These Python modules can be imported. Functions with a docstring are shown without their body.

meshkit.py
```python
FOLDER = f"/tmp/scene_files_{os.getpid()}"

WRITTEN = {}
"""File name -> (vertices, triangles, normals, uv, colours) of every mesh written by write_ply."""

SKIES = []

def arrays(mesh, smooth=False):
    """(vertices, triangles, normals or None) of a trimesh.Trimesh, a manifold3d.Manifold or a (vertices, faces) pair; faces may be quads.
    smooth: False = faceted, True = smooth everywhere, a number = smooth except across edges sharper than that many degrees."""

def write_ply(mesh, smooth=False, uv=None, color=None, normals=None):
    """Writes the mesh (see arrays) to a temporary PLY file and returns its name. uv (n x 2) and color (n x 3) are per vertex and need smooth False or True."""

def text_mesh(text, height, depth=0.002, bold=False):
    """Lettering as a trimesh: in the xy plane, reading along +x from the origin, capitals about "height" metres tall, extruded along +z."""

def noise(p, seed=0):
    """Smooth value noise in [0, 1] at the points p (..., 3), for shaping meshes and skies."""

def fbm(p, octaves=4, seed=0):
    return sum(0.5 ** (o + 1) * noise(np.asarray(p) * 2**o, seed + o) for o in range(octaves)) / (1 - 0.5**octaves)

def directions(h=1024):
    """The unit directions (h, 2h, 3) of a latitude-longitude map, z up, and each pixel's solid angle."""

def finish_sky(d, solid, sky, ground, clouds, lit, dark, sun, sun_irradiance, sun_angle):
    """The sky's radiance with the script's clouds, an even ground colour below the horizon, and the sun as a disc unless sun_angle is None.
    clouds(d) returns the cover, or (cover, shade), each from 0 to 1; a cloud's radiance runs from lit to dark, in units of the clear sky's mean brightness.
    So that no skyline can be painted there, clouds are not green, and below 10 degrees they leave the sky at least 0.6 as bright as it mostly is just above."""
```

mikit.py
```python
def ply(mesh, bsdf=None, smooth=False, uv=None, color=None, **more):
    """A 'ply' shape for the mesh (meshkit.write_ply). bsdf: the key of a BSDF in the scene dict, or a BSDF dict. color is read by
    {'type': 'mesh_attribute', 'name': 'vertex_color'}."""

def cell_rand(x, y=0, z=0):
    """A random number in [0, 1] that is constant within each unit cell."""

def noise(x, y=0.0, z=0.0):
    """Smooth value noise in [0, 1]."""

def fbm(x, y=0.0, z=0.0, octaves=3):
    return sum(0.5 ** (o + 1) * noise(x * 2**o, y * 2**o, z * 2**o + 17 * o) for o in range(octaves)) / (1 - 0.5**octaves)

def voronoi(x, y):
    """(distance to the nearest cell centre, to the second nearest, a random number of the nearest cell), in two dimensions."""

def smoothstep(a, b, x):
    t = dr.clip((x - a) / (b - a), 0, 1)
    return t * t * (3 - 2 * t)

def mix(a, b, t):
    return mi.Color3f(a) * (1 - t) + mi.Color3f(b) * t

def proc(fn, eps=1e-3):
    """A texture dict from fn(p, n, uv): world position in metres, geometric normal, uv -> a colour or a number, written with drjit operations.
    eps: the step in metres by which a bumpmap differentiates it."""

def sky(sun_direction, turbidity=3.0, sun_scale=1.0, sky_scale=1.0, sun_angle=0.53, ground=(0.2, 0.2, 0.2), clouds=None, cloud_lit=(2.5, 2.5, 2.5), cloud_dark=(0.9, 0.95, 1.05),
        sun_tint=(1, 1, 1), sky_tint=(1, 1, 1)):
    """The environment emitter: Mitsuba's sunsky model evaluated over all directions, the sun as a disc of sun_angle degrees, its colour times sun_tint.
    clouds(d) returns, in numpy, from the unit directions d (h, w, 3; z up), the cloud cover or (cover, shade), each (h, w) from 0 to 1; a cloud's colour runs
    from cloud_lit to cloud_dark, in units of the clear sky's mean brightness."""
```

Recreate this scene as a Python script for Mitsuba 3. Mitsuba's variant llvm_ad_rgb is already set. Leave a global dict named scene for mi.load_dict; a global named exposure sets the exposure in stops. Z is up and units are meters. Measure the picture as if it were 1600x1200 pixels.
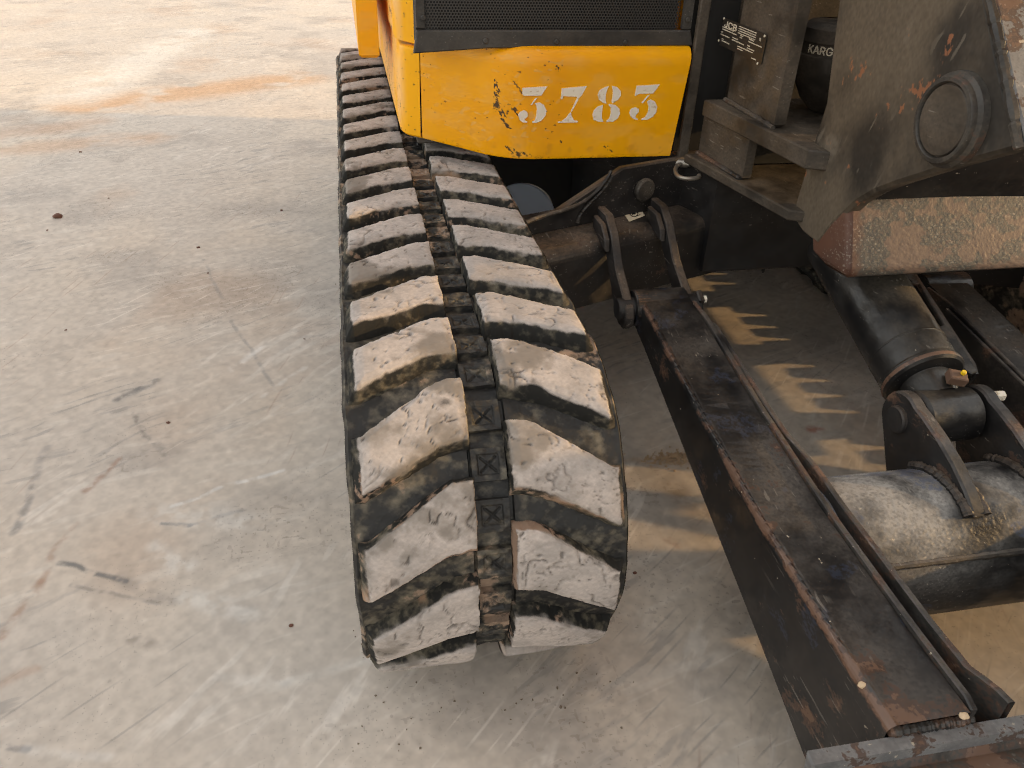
import math, random
import numpy as np
import drjit as dr
import trimesh
import mitsuba as mi
import mikit, meshkit
from mikit import cell_rand, proc, noise, fbm, voronoi, smoothstep, mix
from shapely.geometry import Polygon, Point, MultiPolygon, box as sbox
from shapely.ops import unary_union

# ------------------------------------------------------------------ camera, sky, exposure
T = mi.ScalarTransform4f
scene, labels = {"type": "scene"}, {}
CAM = (0.0000, 0.0000, 1.2022)
scene["camera"] = {"type": "perspective", "fov": 65.3967, "fov_axis": "x", "near_clip": 0.02, "far_clip": 400.0,
    "to_world": T().look_at(origin=list(CAM), target=[0.1729, 0.8223, 0.6601], up=[0.0732, 0.5382, 0.8396])}
SUN_EL, SUN_AZ = math.radians(13.0), math.radians(-10.5)
SUN = [math.cos(SUN_EL) * math.cos(SUN_AZ), math.cos(SUN_EL) * math.sin(SUN_AZ), math.sin(SUN_EL)]
def haze_clouds(d):
    """thin high cloud that whitens the whole sky, a little uneven"""
    return 0.60 + 0.25 * meshkit.fbm(d * [2.5, 2.5, 6.0], 4, 3), 0.25
scene["sky"] = mikit.sky(SUN, turbidity=4, sun_scale=0.235, sky_scale=1.0, sun_angle=0.8, sun_tint=(1.0, 0.96, 0.92), sky_tint=(1.10, 1.0, 0.88), ground=(0.3, 0.27, 0.24),
    clouds=haze_clouds, cloud_lit=(1.75, 1.66, 1.55), cloud_dark=(1.2, 1.15, 1.1))
exposure = 3.88

# ------------------------------------------------------------------ materials
def lerp(a, b, t):
    return mi.Float(a) * (1 - t) + mi.Float(b) * t

MARKS = [  # scuffs on the concrete: x0, y0, x1, y1, half width, colour, strength
    (*(-0.6419, 1.2985), *(-0.4945, 1.2266), 0.007, (0.10, 0.105, 0.11), 0.75),
    (*(-0.5147, 1.2384), *(-0.4127, 1.1638), 0.014, (0.20, 0.18, 0.17), 0.35),
    (*(-0.6073, 1.2324), *(-0.4298, 1.1617), 0.005, (0.20, 0.18, 0.17), 0.5),
    (*(-0.7602, 1.4045), *(-0.7676, 1.5518), 0.009, (0.17, 0.165, 0.165), 0.6),
    (*(-0.7676, 1.5518), *(-0.7690, 1.6950), 0.010, (0.20, 0.19, 0.19), 0.45),
    (*(-0.5947, 1.8193), *(-0.5489, 1.7102), 0.006, (0.16, 0.155, 0.15), 0.6),
    (*(-0.5489, 1.7102), *(-0.4912, 1.6297), 0.010, (0.16, 0.155, 0.15), 0.6),
    (*(-0.6548, 1.8868), *(-0.5735, 1.9763), 0.012, (0.12, 0.12, 0.125), 0.65),
    (*(-0.4576, 1.3883), *(-0.4009, 1.3757), 0.005, (0.10, 0.10, 0.11), 0.7),
    (*(-0.4012, 1.3777), *(-0.3029, 1.4021), 0.005, (0.16, 0.15, 0.15), 0.5),
    (*(-0.6251, 0.8877), *(-0.5790, 0.8744), 0.006, (0.14, 0.14, 0.15), 0.7),
    (*(-0.5843, 0.8764), *(-0.4573, 0.8408), 0.009, (0.58, 0.56, 0.54), 0.3),
    (*(-0.3010, 0.9585), *(-0.1920, 0.9367), 0.012, (0.60, 0.57, 0.54), 0.25),
    (*(-0.1920, 0.9367), *(-0.0255, 0.9615), 0.010, (0.58, 0.56, 0.53), 0.25),
    (*(-0.6946, 1.1091), *(-0.6687, 1.2539), 0.010, (0.27, 0.16, 0.11), 0.55),
    (*(-0.6687, 1.2539), *(-0.6382, 1.4056), 0.008, (0.27, 0.16, 0.11), 0.45),
    (*(-0.6510, 1.5123), *(-0.5945, 1.6297), 0.008, (0.27, 0.16, 0.12), 0.55),
    (*(-0.6608, 1.0015), *(-0.6091, 1.0325), 0.010, (0.30, 0.19, 0.13), 0.4),
    (*(-0.4658, 1.0797), *(-0.4325, 1.0598), 0.014, (0.22, 0.19, 0.165), 0.7),
    (*(-0.5618, 2.7773), *(-0.4529, 2.4368), 0.006, (0.24, 0.23, 0.22), 0.5),
    (*(-0.4057, 2.2994), *(-0.2662, 1.8957), 0.006, (0.24, 0.23, 0.22), 0.5),
    (*(-0.2671, 1.3595), *(-0.4803, 1.4225), 0.030, (0.62, 0.60, 0.57), 0.35),
    (*(-0.4564, 1.3197), *(-0.3953, 1.2460), 0.022, (0.62, 0.60, 0.57), 0.4),
    (*(-0.3840, 1.1675), *(-0.2590, 1.0997), 0.020, (0.62, 0.60, 0.57), 0.4),
    (*(-0.4498, 1.4390), *(-0.2222, 1.5293), 0.006, (0.64, 0.62, 0.60), 0.6),
    (*(-0.3844, 1.9942), *(-0.2984, 2.1263), 0.010, (0.66, 0.63, 0.60), 0.5),
    (*(-0.2882, 1.8515), *(-0.1758, 2.0009), 0.009, (0.66, 0.63, 0.60), 0.4),
    (*(-1.4687, 5.0002), *(-0.3518, 5.6643), 0.20, (0.44, 0.265, 0.14), 0.7),
    (*(-1.5578, 5.2292), *(-1.2292, 7.3789), 0.20, (0.56, 0.53, 0.49), 0.7),
    (*(-1.6527, 4.1622), *(-1.0245, 4.3325), 0.12, (0.45, 0.30, 0.20), 0.55),
    (*(-1.7394, 4.4388), *(-1.3394, 4.6543), 0.10, (0.45, 0.31, 0.22), 0.5),
    (*(0.6046, 1.4404), *(0.7451, 1.4199), 0.012, (0.36, 0.25, 0.16), 0.5),
    (*(0.6812, 1.3371), *(0.7073, 1.2437), 0.030, (0.22, 0.17, 0.13), 0.55),
    (*(0.6169, 1.1453), *(0.6032, 1.1669), 0.010, (0.33, 0.19, 0.13), 0.5),
    (*(1.1130, 1.5126), *(1.1321, 1.5041), 0.014, (0.36, 0.12, 0.08), 0.7),
]
MARKS_G = None

def f_concrete(p, n, uv):
    x, y = p.x, p.y
    b1, b2, g = fbm(x * 1.1, y * 1.1, 3.0, octaves=4), fbm(x * 3.7, y * 3.7, 9.0, octaves=4), fbm(x * 60, y * 60, 1.0, octaves=3)
    c = mix((0.500, 0.436, 0.368), (0.445, 0.397, 0.350), smoothstep(0.35, 0.68, b1))
    c = mix(c, (0.345, 0.308, 0.275), smoothstep(0.50, 0.75, b2) * 0.65)
    c = mix(c, (0.50, 0.43, 0.36), smoothstep(0.55, 0.8, fbm(x * 2.3, y * 2.3, 31.0)) * 0.55)
    c = mix(c, (0.40, 0.285, 0.205), smoothstep(0.60, 0.82, fbm(x * 2.0 + 5, y * 2.0, 47.0, octaves=4)) * 0.35)
    # sweeping scuffs left by slewing tracks: thin streaks around a far centre
    cx, cy = x + 1.6, y + 0.6
    r, a = dr.sqrt(cx * cx + cy * cy), dr.atan2(cy, cx)
    wob = fbm(x * 2.2, y * 2.2, 77.0) * 0.10
    st = fbm((x * 0.80 - y * 0.60 + wob) * 48, (x * 0.60 + y * 0.80 + wob) * 9.0, 5.0, octaves=4)
    zone = smoothstep(0.48, 0.66, fbm(x * 2.6 + 3, y * 2.6, 13.0))
    c = mix(c, (0.62, 0.575, 0.525), smoothstep(0.58, 0.78, st) * zone * 0.42)
    st2 = fbm((x * 0.50 - y * 0.87 + wob * 2) * 60, (x * 0.87 + y * 0.50) * 11.0, 25.0, octaves=4)
    zone2 = smoothstep(0.50, 0.68, fbm(x * 2.9 + 11, y * 2.9, 63.0))
    c = mix(c, (0.21, 0.20, 0.195), smoothstep(0.60, 0.78, st2) * zone2 * 0.42)
    c = mix(c, (0.63, 0.59, 0.54), smoothstep(0.62, 0.80, fbm((x * 0.3 - y * 0.95 - wob) * 34, (x * 0.95 + y * 0.3 + wob) * 7.0, 15.0, octaves=4)) * 0.22)
    for k, (ca, sa, col, kk) in enumerate(((0.68, 0.73, (0.66, 0.61, 0.555), 0.45), (0.95, 0.31, (0.64, 0.59, 0.54), 0.40), (0.80, 0.60, (0.19, 0.18, 0.175), 0.36), (0.30, 0.95, (0.30, 0.20, 0.15), 0.35))):
        al, ac = x * ca + y * sa + wob, y * ca - x * sa + wob * 0.6
        ci, cj = dr.floor(ac * 40), dr.floor(al * 5.5 + cell_rand(dr.floor(ac * 40), 7.0 + k))
        h1, h2 = cell_rand(ci, cj, 3.0 + k), cell_rand(ci, cj, 20.0 + k)
        fa, fc = al * 5.5 + cell_rand(ci, 7.0 + k) - cj, ac * 40 - ci
        ln = smoothstep(0.0, 0.25, fa) * smoothstep(0.2 + 0.75 * h2, 0.05 + 0.5 * h2, fa)
        wd = smoothstep(0.05 + 0.12 * h2, 0.02, dr.abs(fc - 0.3 - 0.4 * h2 - 0.12 * (fa - 0.5)))
        zz = smoothstep(0.42, 0.60, fbm(x * 2.1 + 9 * k, y * 2.1, 50.0 + k))
        c = mix(c, col, ln * wd * zz * dr.select(h1 > 0.48, mi.Float(1), mi.Float(0)) * kk)
    wx, wy = x + (fbm(x * 9, y * 9, 2.0) - 0.5) * 0.035, y + (fbm(x * 9, y * 9, 8.0) - 0.5) * 0.035
    nn = fbm(x * 45, y * 45, 19.0)
    n2 = fbm(x * 6, y * 6, 21.0)
    for x0, y0, x1, y1, w, col, k in MARKS:
        dx, dy = x1 - x0, y1 - y0
        L2 = dx * dx + dy * dy
        t = dr.clip(((wx - x0) * dx + (wy - y0) * dy) / L2, 0, 1)
        d = dr.sqrt(dr.square(wx - x0 - t * dx) + dr.square(wy - y0 - t * dy))
        m = smoothstep(1.6, 0.2, d / w) * smoothstep(0.22, 0.62, nn if w < 0.05 else n2) * k
        c = mix(c, col, m)
    speck = smoothstep(0.80, 0.86, noise(x * 130, y * 130, 5.0)) * smoothstep(0.5, 0.7, b2 * 0.5 + n2 * 0.5)
    c = mix(c, (0.16, 0.12, 0.10), speck * 0.3)
    pore = smoothstep(0.88, 0.93, noise(x * 260, y * 260, 2.0)) * 0.22 * smoothstep(0.4, 0.7, n2)
    return c * (0.84 + 0.32 * g) * (1 - pore)

def f_concrete_rough(p, n, uv):
    return 0.62 + 0.3 * fbm(p.x * 4, p.y * 4, 3.0)

def f_concrete_bump(p, n, uv):
    return fbm(p.x * 35, p.y * 35, 0.0, octaves=3) * 0.5 + fbm(p.x * 6, p.y * 6, 4.0) * 1.2

def f_lug(p, n, uv):
    a, b = fbm(p.x * 30, p.y * 30, p.z * 30, octaves=5), fbm(p.x * 9, p.y * 9, p.z * 9, octaves=4)
    g = fbm(p.x * 230, p.y * 230, p.z * 230, octaves=2)
    top = mix((0.400, 0.358, 0.332), (0.285, 0.260, 0.244), smoothstep(0.35, 0.66, a * 0.6 + b * 0.4))
    top = mix(top, (0.45, 0.39, 0.350), smoothstep(0.55, 0.8, b) * 0.6) * (0.80 + 0.4 * g)
    f = fbm(p.x * 100, p.y * 100, p.z * 100, octaves=4)
    side = mix((0.015, 0.015, 0.014), (0.115, 0.102, 0.076), smoothstep(0.46, 0.66, a * 0.35 + b * 0.3 + f * 0.35) * (0.4 + g))
    side = mix(side, (0.30, 0.19, 0.12), smoothstep(0.63, 0.74, b) * smoothstep(0.4, 0.6, a) * 0.8)
    t = smoothstep(0.30, 0.80, uv.x + (a - 0.5) * 1.5)
    worn = smoothstep(0.54, 0.66, fbm(p.x * 6 + 3, p.y * 6, p.z * 6, octaves=4) * 0.6 + a * 0.4)
    top = mix(top, (0.155, 0.135, 0.115), worn * 0.75)
    mud = smoothstep(0.60, 0.68, fbm(p.x * 5 + 8, p.y * 5 + 2, p.z * 5, octaves=4) * 0.65 + f * 0.35)
    side = mix(side, (0.30, 0.205, 0.15), mud * 0.8)
    return mix(mix(side, top, t), (0.05, 0.042, 0.036), uv.y * 0.8)

def f_rubber(p, n, uv):
    a, b = fbm(p.x * 34, p.y * 34, p.z * 34, octaves=5), fbm(p.x * 8 + 4, p.y * 8, p.z * 8, octaves=3)
    g = fbm(p.x * 200, p.y * 200, p.z * 200, octaves=2)
    f = fbm(p.x * 90, p.y * 90, p.z * 90, octaves=4)
    c = mix((0.014, 0.014, 0.014), (0.120, 0.105, 0.078), smoothstep(0.44, 0.66, a * 0.4 + b * 0.25 + f * 0.35))
    c = mix(c, (0.29, 0.20, 0.145), smoothstep(0.54, 0.60, b * 0.6 + a * 0.2 + f * 0.2) * (0.35 + 0.6 * f))
    c = mix(c, (0.42, 0.21, 0.10), smoothstep(0.70, 0.78, b) * smoothstep(0.45, 0.6, a) * 0.8)
    return c * (0.75 + 0.5 * g)

def steel(dust, rust, chips, base=(0.010, 0.010, 0.011), dustc=(0.20, 0.165, 0.125), blue=0.0, s=1.0, seed=0.0, flat=0.0, gloss=0.0, edge=0.0):
    """black enamel with dust that lies on upward faces, ragged rust, scratches and pale chips; uv.x carries wear along an edge"""
    def f(p, n, uv):
        x, y, z = p.x * s + seed, p.y * s, p.z * s
        wx, wy, wz = x + 0.02 * noise(x * 50, y * 50, z * 50), y + 0.02 * noise(x * 50 + 9, y * 50, z * 50), z + 0.02 * noise(x * 50, y * 50 + 5, z * 50)
        a, b = fbm(wx * 24, wy * 24, wz * 24, octaves=5), fbm(wx * 7, wy * 7, wz * 7, octaves=4)
        g = fbm(x * 240, y * 240, z * 240, octaves=3)
        up = dr.clip(n.z, 0, 1) * (1 - flat) + flat
        c = mi.Color3f(base) * (0.7 + 0.7 * b)
        c = mix(c, dustc, dr.clip(dust * (0.12 + 0.88 * up) * smoothstep(0.30, 0.66, 0.4 * a + 0.6 * b) * (0.35 + 1.3 * g), 0, 1))
        if blue:
            c = mix(c, (0.040, 0.060, 0.115), smoothstep(0.60, 0.66, fbm(wx * 15 + 9, wy * 15, wz * 15, octaves=4)) * blue * smoothstep(0.35, 0.6, g))
        th = 0.80 - rust * 0.5
        m = 0.5 * a + 0.35 * b + 0.15 * g
        if edge:
            m = m + uv.x * edge
        c = mix(c, mix((0.090, 0.050, 0.034), (0.046, 0.029, 0.022), a), smoothstep(th, th + 0.035, m) * 0.9)
        c = mix(c, (0.150, 0.085, 0.055), smoothstep(th + 0.055, th + 0.09, m) * 0.7)
        sc = noise(x * 330 + 12 * b, y * 9, z * 330 + 7 * b) * 0.6 + noise(x * 150, y * 16, z * 150 + 3 * a) * 0.4
        c = mix(c, (0.30, 0.27, 0.235), smoothstep(0.72, 0.80, sc) * smoothstep(0.42, 0.62, b) * 0.35)
        return mix(c, (0.42, 0.36, 0.28), smoothstep(0.90 - chips, 0.94 - chips, g * 0.5 + 0.5 * noise(x * 120, y * 120, z * 120)) * 0.8)
    def r(p, n, uv):
        x, y, z = p.x * s + seed, p.y * s, p.z * s
        return dr.clip(0.30 - gloss + 0.35 * smoothstep(0.35, 0.7, fbm(x * 24, y * 24, z * 24, octaves=4)) + 0.2 * dust, 0.12, 0.95)
    return f, r

def f_plate_bump(p, n, uv):
    return fbm(p.x * 70, p.y * 70, p.z * 70, octaves=3) + 2.0 * fbm(p.x * 14, p.y * 14, p.z * 14)

def f_grit_bump(p, n, uv):
    return fbm(p.x * 160, p.y * 160, p.z * 160, octaves=3)

def f_grit(p, n, uv):
    x, y, z = p.x, p.y, p.z
    a, b = fbm(x * 13, y * 13 + z * 8, z * 13, octaves=4), fbm(x * 60, y * 60, z * 60, octaves=3)
    g = fbm(x * 260, y * 260, z * 260, octaves=2)
    c = mix((0.150, 0.106, 0.082), (0.080, 0.048, 0.036), b * 0.6 + a * 0.5)
    c = mix(c, (0.046, 0.045, 0.042), smoothstep(0.445, 0.51, a * 0.68 + b * 0.32) * (0.55 + 0.45 * smoothstep(0.3, 0.5, g)))
    c = mix(c, mix((0.13, 0.052, 0.028), (0.045, 0.026, 0.02), a), smoothstep(0.045, 0.015, x - 0.885 + (b - 0.5) * 0.03))
    return mix(c, (0.40, 0.35, 0.29), smoothstep(0.60, 0.74, g) * 0.28 * smoothstep(0.4, 0.6, a))

def f_post(p, n, uv):
    x, y, z = p.x, p.y, p.z
    a, b = fbm(x * 8, y * 8, z * 5, octaves=4), fbm(x * 30, y * 30, z * 14, octaves=3)
    g = fbm(x * 220, y * 220, z * 120, octaves=2)
    c = mix((0.100, 0.080, 0.058), (0.022, 0.019, 0.016), smoothstep(0.36, 0.68, a))
    c = mix(c, (0.17, 0.145, 0.115), smoothstep(0.55, 0.75, b) * smoothstep(0.45, 0.6, fbm(x * 4 + 2, y * 4, z * 4)) * 0.5) * (0.7 + 0.6 * g)
    c = mix(c, (0.24, 0.095, 0.045), smoothstep(0.64, 0.68, 0.45 * b + 0.35 * fbm(x * 11, y * 11, z * 11 + 7, octaves=4) + 0.2 * g) * 0.85)
    sc = noise(x * 40 + z * 14 + 6 * b, y * 40 + z * 22, z * 9) * 0.5 + noise(y * 160 + z * 60, x * 160, z * 14) * 0.5
    c = mix(c, (0.26, 0.23, 0.19), smoothstep(0.70, 0.78, sc) * smoothstep(0.45, 0.65, a) * 0.28)
    ed = smoothstep(0.035, 0.0, dr.abs(fbm(x * 6, y * 6, z * 6 + 3, octaves=2) - 0.56)) * smoothstep(0.75, 0.62, z)
    return mix(c, (0.26, 0.12, 0.06), ed * 0.35 * smoothstep(0.4, 0.6, b))

SCUFF = [(*a, *b, w) for a, b, w in [((0.3119, 0.8268), (0.3210, 0.8025), 0.0035), ((0.3210, 0.8025), (0.3275, 0.7750), 0.0050), ((0.3187, 0.7751), (0.3251, 0.7499), 0.0055), ((0.3251, 0.7499), (0.3373, 0.7328), 0.0040), ((0.3373, 0.7328), (0.3466, 0.7184), 0.0040), ((0.3575, 0.7495), (0.3759, 0.7294), 0.0030), ((0.3463, 0.7299), (0.3578, 0.7382), 0.0020), ((0.1739, 0.8196), (0.1987, 0.8007), 0.0007), ((0.1987, 0.8007), (0.2099, 0.7939), 0.0007), ((0.2367, 0.7787), (0.2396, 0.7718), 0.0020), ((0.3409, 0.7099), (0.3592, 0.6980), 0.0015), ((0.3532, 0.6510), (0.3796, 0.6354), 0.0030), ((0.3792, 0.6445), (0.4072, 0.6347), 0.0020), ((0.5849, 0.6549), (0.6018, 0.6454), 0.0022), ((0.4590, 0.8341), (0.4623, 0.8287), 0.0018), ((0.3630, 0.8021), (0.3783, 0.7814), 0.0012), ((0.4726, 0.6753), (0.4761, 0.6693), 0.0015), ((0.1860, 0.8691), (0.1941, 0.8640), 0.0020), ((0.6638, 0.7857), (0.6726, 0.7771), 0.0010)]]

def f_yellow(p, n, uv):
    x, y, z = p.x, p.y, p.z
    a, b = fbm(x * 5, y * 5, z * 5, octaves=4), fbm(x * 40, y * 40, z * 40, octaves=3)
    c = mix((0.84, 0.385, 0.000), (0.77, 0.325, 0.000), smoothstep(0.3, 0.7, a))
    c = mix(c, (0.40, 0.16, 0.02), smoothstep(0.58, 0.80, b) * 0.40 * smoothstep(0.72, 0.63, z))
    film = fbm(x * 16, y * 16, z * 26, octaves=5)
    c = mix(c, (0.66, 0.40, 0.12), smoothstep(0.48, 0.72, film) * 0.22)
    c = mix(c, (0.62, 0.42, 0.16), smoothstep(0.78, 0.84, noise(x * 26 + z * 120, z * 60 - x * 70, 3.0)) * smoothstep(0.5, 0.66, a) * 0.30)
    wx, wz = x + (noise(x * 160, z * 160, 2.0) - 0.5) * 0.007, z + (noise(x * 160, z * 160, 8.0) - 0.5) * 0.010
    nn = fbm(x * 260 + z * 120, z * 190, 4.0, octaves=3)
    m = mi.Float(0)
    for x0, z0, x1, z1, w in SCUFF:
        dx, dz = x1 - x0, z1 - z0
        t = dr.clip(((wx - x0) * dx + (wz - z0) * dz) / (dx * dx + dz * dz), 0, 1)
        d = dr.sqrt(dr.square(wx - x0 - t * dx) + dr.square(wz - z0 - t * dz))
        m = dr.maximum(m, smoothstep(1.9, 1.3, d / w) * (smoothstep(0.47, 0.52, nn) if w > 0.0012 else 0.8))
    m = m * dr.select(y < 1.86, mi.Float(1), mi.Float(0))
    c = mix(c, (0.04, 0.025, 0.018), m * 0.95)
    chip = smoothstep(0.90, 0.92, noise(x * 130, y * 130, z * 130)) * smoothstep(0.52, 0.62, a)
    c = mix(c, (0.16, 0.05, 0.015), chip * 0.8)
    low = smoothstep(0.70, 0.73, fbm(x * 120, y * 120, z * 120, octaves=3)) * smoothstep(0.648, 0.630, z)
    return mix(c, (0.06, 0.03, 0.015), low * 0.35)

SCR = (0.1106, 2.0050, 0.8040)

def f_yellow_dusty(p, n, uv):
    x, y, z = p.x, p.y, p.z
    a, b = fbm(x * 7, y * 7, z * 7, octaves=4), fbm(x * 45, y * 45, z * 45, octaves=4)
    fl = smoothstep(0.140, 0.122, x)
    c = mix((0.84, 0.395, 0.000), (0.80, 0.44, 0.12), fl * smoothstep(0.28, 0.60, a))
    c = mix(c, (0.05, 0.035, 0.03), smoothstep(0.60, 0.66, 0.6 * b + 0.4 * a) * 0.8 * fl)
    d = dr.sqrt(dr.square((x - SCR[0]) / 0.011) + dr.square((z - SCR[2]) / 0.018)) + (b - 0.5) * 1.2
    c = mix(c, (0.085, 0.075, 0.065), smoothstep(1.0, 0.85, d) * dr.select(y < 2.12, mi.Float(1), mi.Float(0)))
    return mix(c, (0.20, 0.08, 0.02), smoothstep(0.86, 0.88, noise(x * 130, y * 130, z * 130)) * 0.8)

def bsdf(name, base, rough=0.5, bump=None, scale=0.001, eps=1e-3, **kw):
    col = lambda v: proc(v) if callable(v) else {"type": "rgb", "value": list(v)}
    d = {"type": "principled", "base_color": col(base), "roughness": proc(rough) if callable(rough) else float(rough), **kw}
    if bump is not None:
        d = {"type": "bumpmap", "nested": d, "arbitrary": {**proc(bump, eps)}, "scale": float(scale)}
    scene[name] = {"type": "twosided", "bsdf": d}

bsdf("m_concrete", f_concrete, f_concrete_rough, f_concrete_bump, 0.0008, 2e-3, specular=0.3)
bsdf("m_lug", f_lug, 0.85, specular=0.25)
bsdf("m_rubber", f_rubber, 0.6, lambda p, n, uv: fbm(p.x * 60, p.y * 60, p.z * 60, octaves=4), 0.004, 1e-3, specular=0.4)
for nm, args in dict(
        m_chassis=dict(dust=0.55, rust=0.28, chips=0.06, dustc=(0.16, 0.115, 0.08)), m_arm=dict(dust=0.26, gloss=0.16, rust=0.30, chips=0.10, seed=3.0, blue=0.22, dustc=(0.20, 0.175, 0.15), edge=0.24),
        m_arm_side=dict(dust=0.2, rust=0.34, chips=0.06, seed=8.0), m_edge=dict(dust=0.7, rust=0.56, chips=0.10, seed=5.0, flat=0.4, dustc=(0.16, 0.135, 0.11)),
        m_tube=dict(dust=1.0, rust=0.20, chips=0.12, seed=2.0, blue=0.6, gloss=0.10, dustc=(0.29, 0.272, 0.25)),
        m_cylinder=dict(dust=0.25, rust=0.24, chips=0.10, seed=6.0, gloss=0.10, dustc=(0.18, 0.15, 0.11)), m_king=dict(dust=0.9, rust=0.20, chips=0.03, seed=4.0, flat=0.8, base=(0.022, 0.018, 0.014), dustc=(0.095, 0.075, 0.056)),
        m_clevis=dict(dust=0.4, rust=0.50, chips=0.12, seed=11.0, dustc=(0.24, 0.20, 0.17)), m_bare=dict(dust=0.8, rust=0.52, chips=0.16, seed=12.0, flat=0.8, base=(0.075, 0.075, 0.078), dustc=(0.22, 0.215, 0.21)),
        m_frame=dict(dust=0.6, rust=0.12, chips=0.06, seed=21.0, flat=0.8, base=(0.018, 0.018, 0.018), dustc=(0.075, 0.066, 0.056)),
        m_weld=dict(dust=0.8, rust=0.30, chips=0.12, seed=9.0, flat=0.5, dustc=(0.13, 0.105, 0.08)),
        m_ring=dict(dust=0.7, rust=0.50, chips=0.05, seed=14.0, flat=0.7, dustc=(0.10, 0.085, 0.065)),
        m_rusty=dict(dust=0.6, rust=0.72, chips=0.1, seed=7.0)).items():
    f, r = steel(**args)
    bsdf(nm, f, r, f_plate_bump if nm not in ("m_tube",) else f_grit_bump, 0.0006 if nm != "m_tube" else 0.0014, 1e-3, specular=0.5)
bsdf("m_grit", f_grit, 0.6, f_grit_bump, 0.0013, 1e-3, specular=0.5)
bsdf("m_post", f_post, 0.55, f_plate_bump, 0.0008, 1e-3, specular=0.4)
bsdf("m_yellow", f_yellow, 0.32, lambda p, n, uv: fbm(p.x * 9, p.y * 9, p.z * 9, octaves=2), 0.0025, 2e-3, specular=0.3)
bsdf("m_yellow_dusty", f_yellow_dusty, 0.5, specular=0.25)
bsdf("m_white_paint", lambda p, n, uv: mix((0.72, 0.66, 0.56), (0.55, 0.42, 0.25), smoothstep(0.60, 0.72, fbm(p.x * 120, p.y * 120, p.z * 120, octaves=3)) * 0.8), 0.5)
bsdf("m_print", (0.60, 0.53, 0.42), 0.5)
bsdf("m_sticker", (0.62, 0.53, 0.38), 0.5)
bsdf("m_plate", (0.030, 0.025, 0.020), 0.4)
bsdf("m_black", (0.008, 0.008, 0.009), 0.5)
bsdf("m_grille", (0.028, 0.027, 0.026), 0.45)
bsdf("m_belly", (0.11, 0.098, 0.085), 0.8)
bsdf("m_dark", (0.012, 0.012, 0.012), 0.7)
bsdf("m_bright_steel", (0.34, 0.31, 0.27), 0.42, metallic=0.8)
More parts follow.
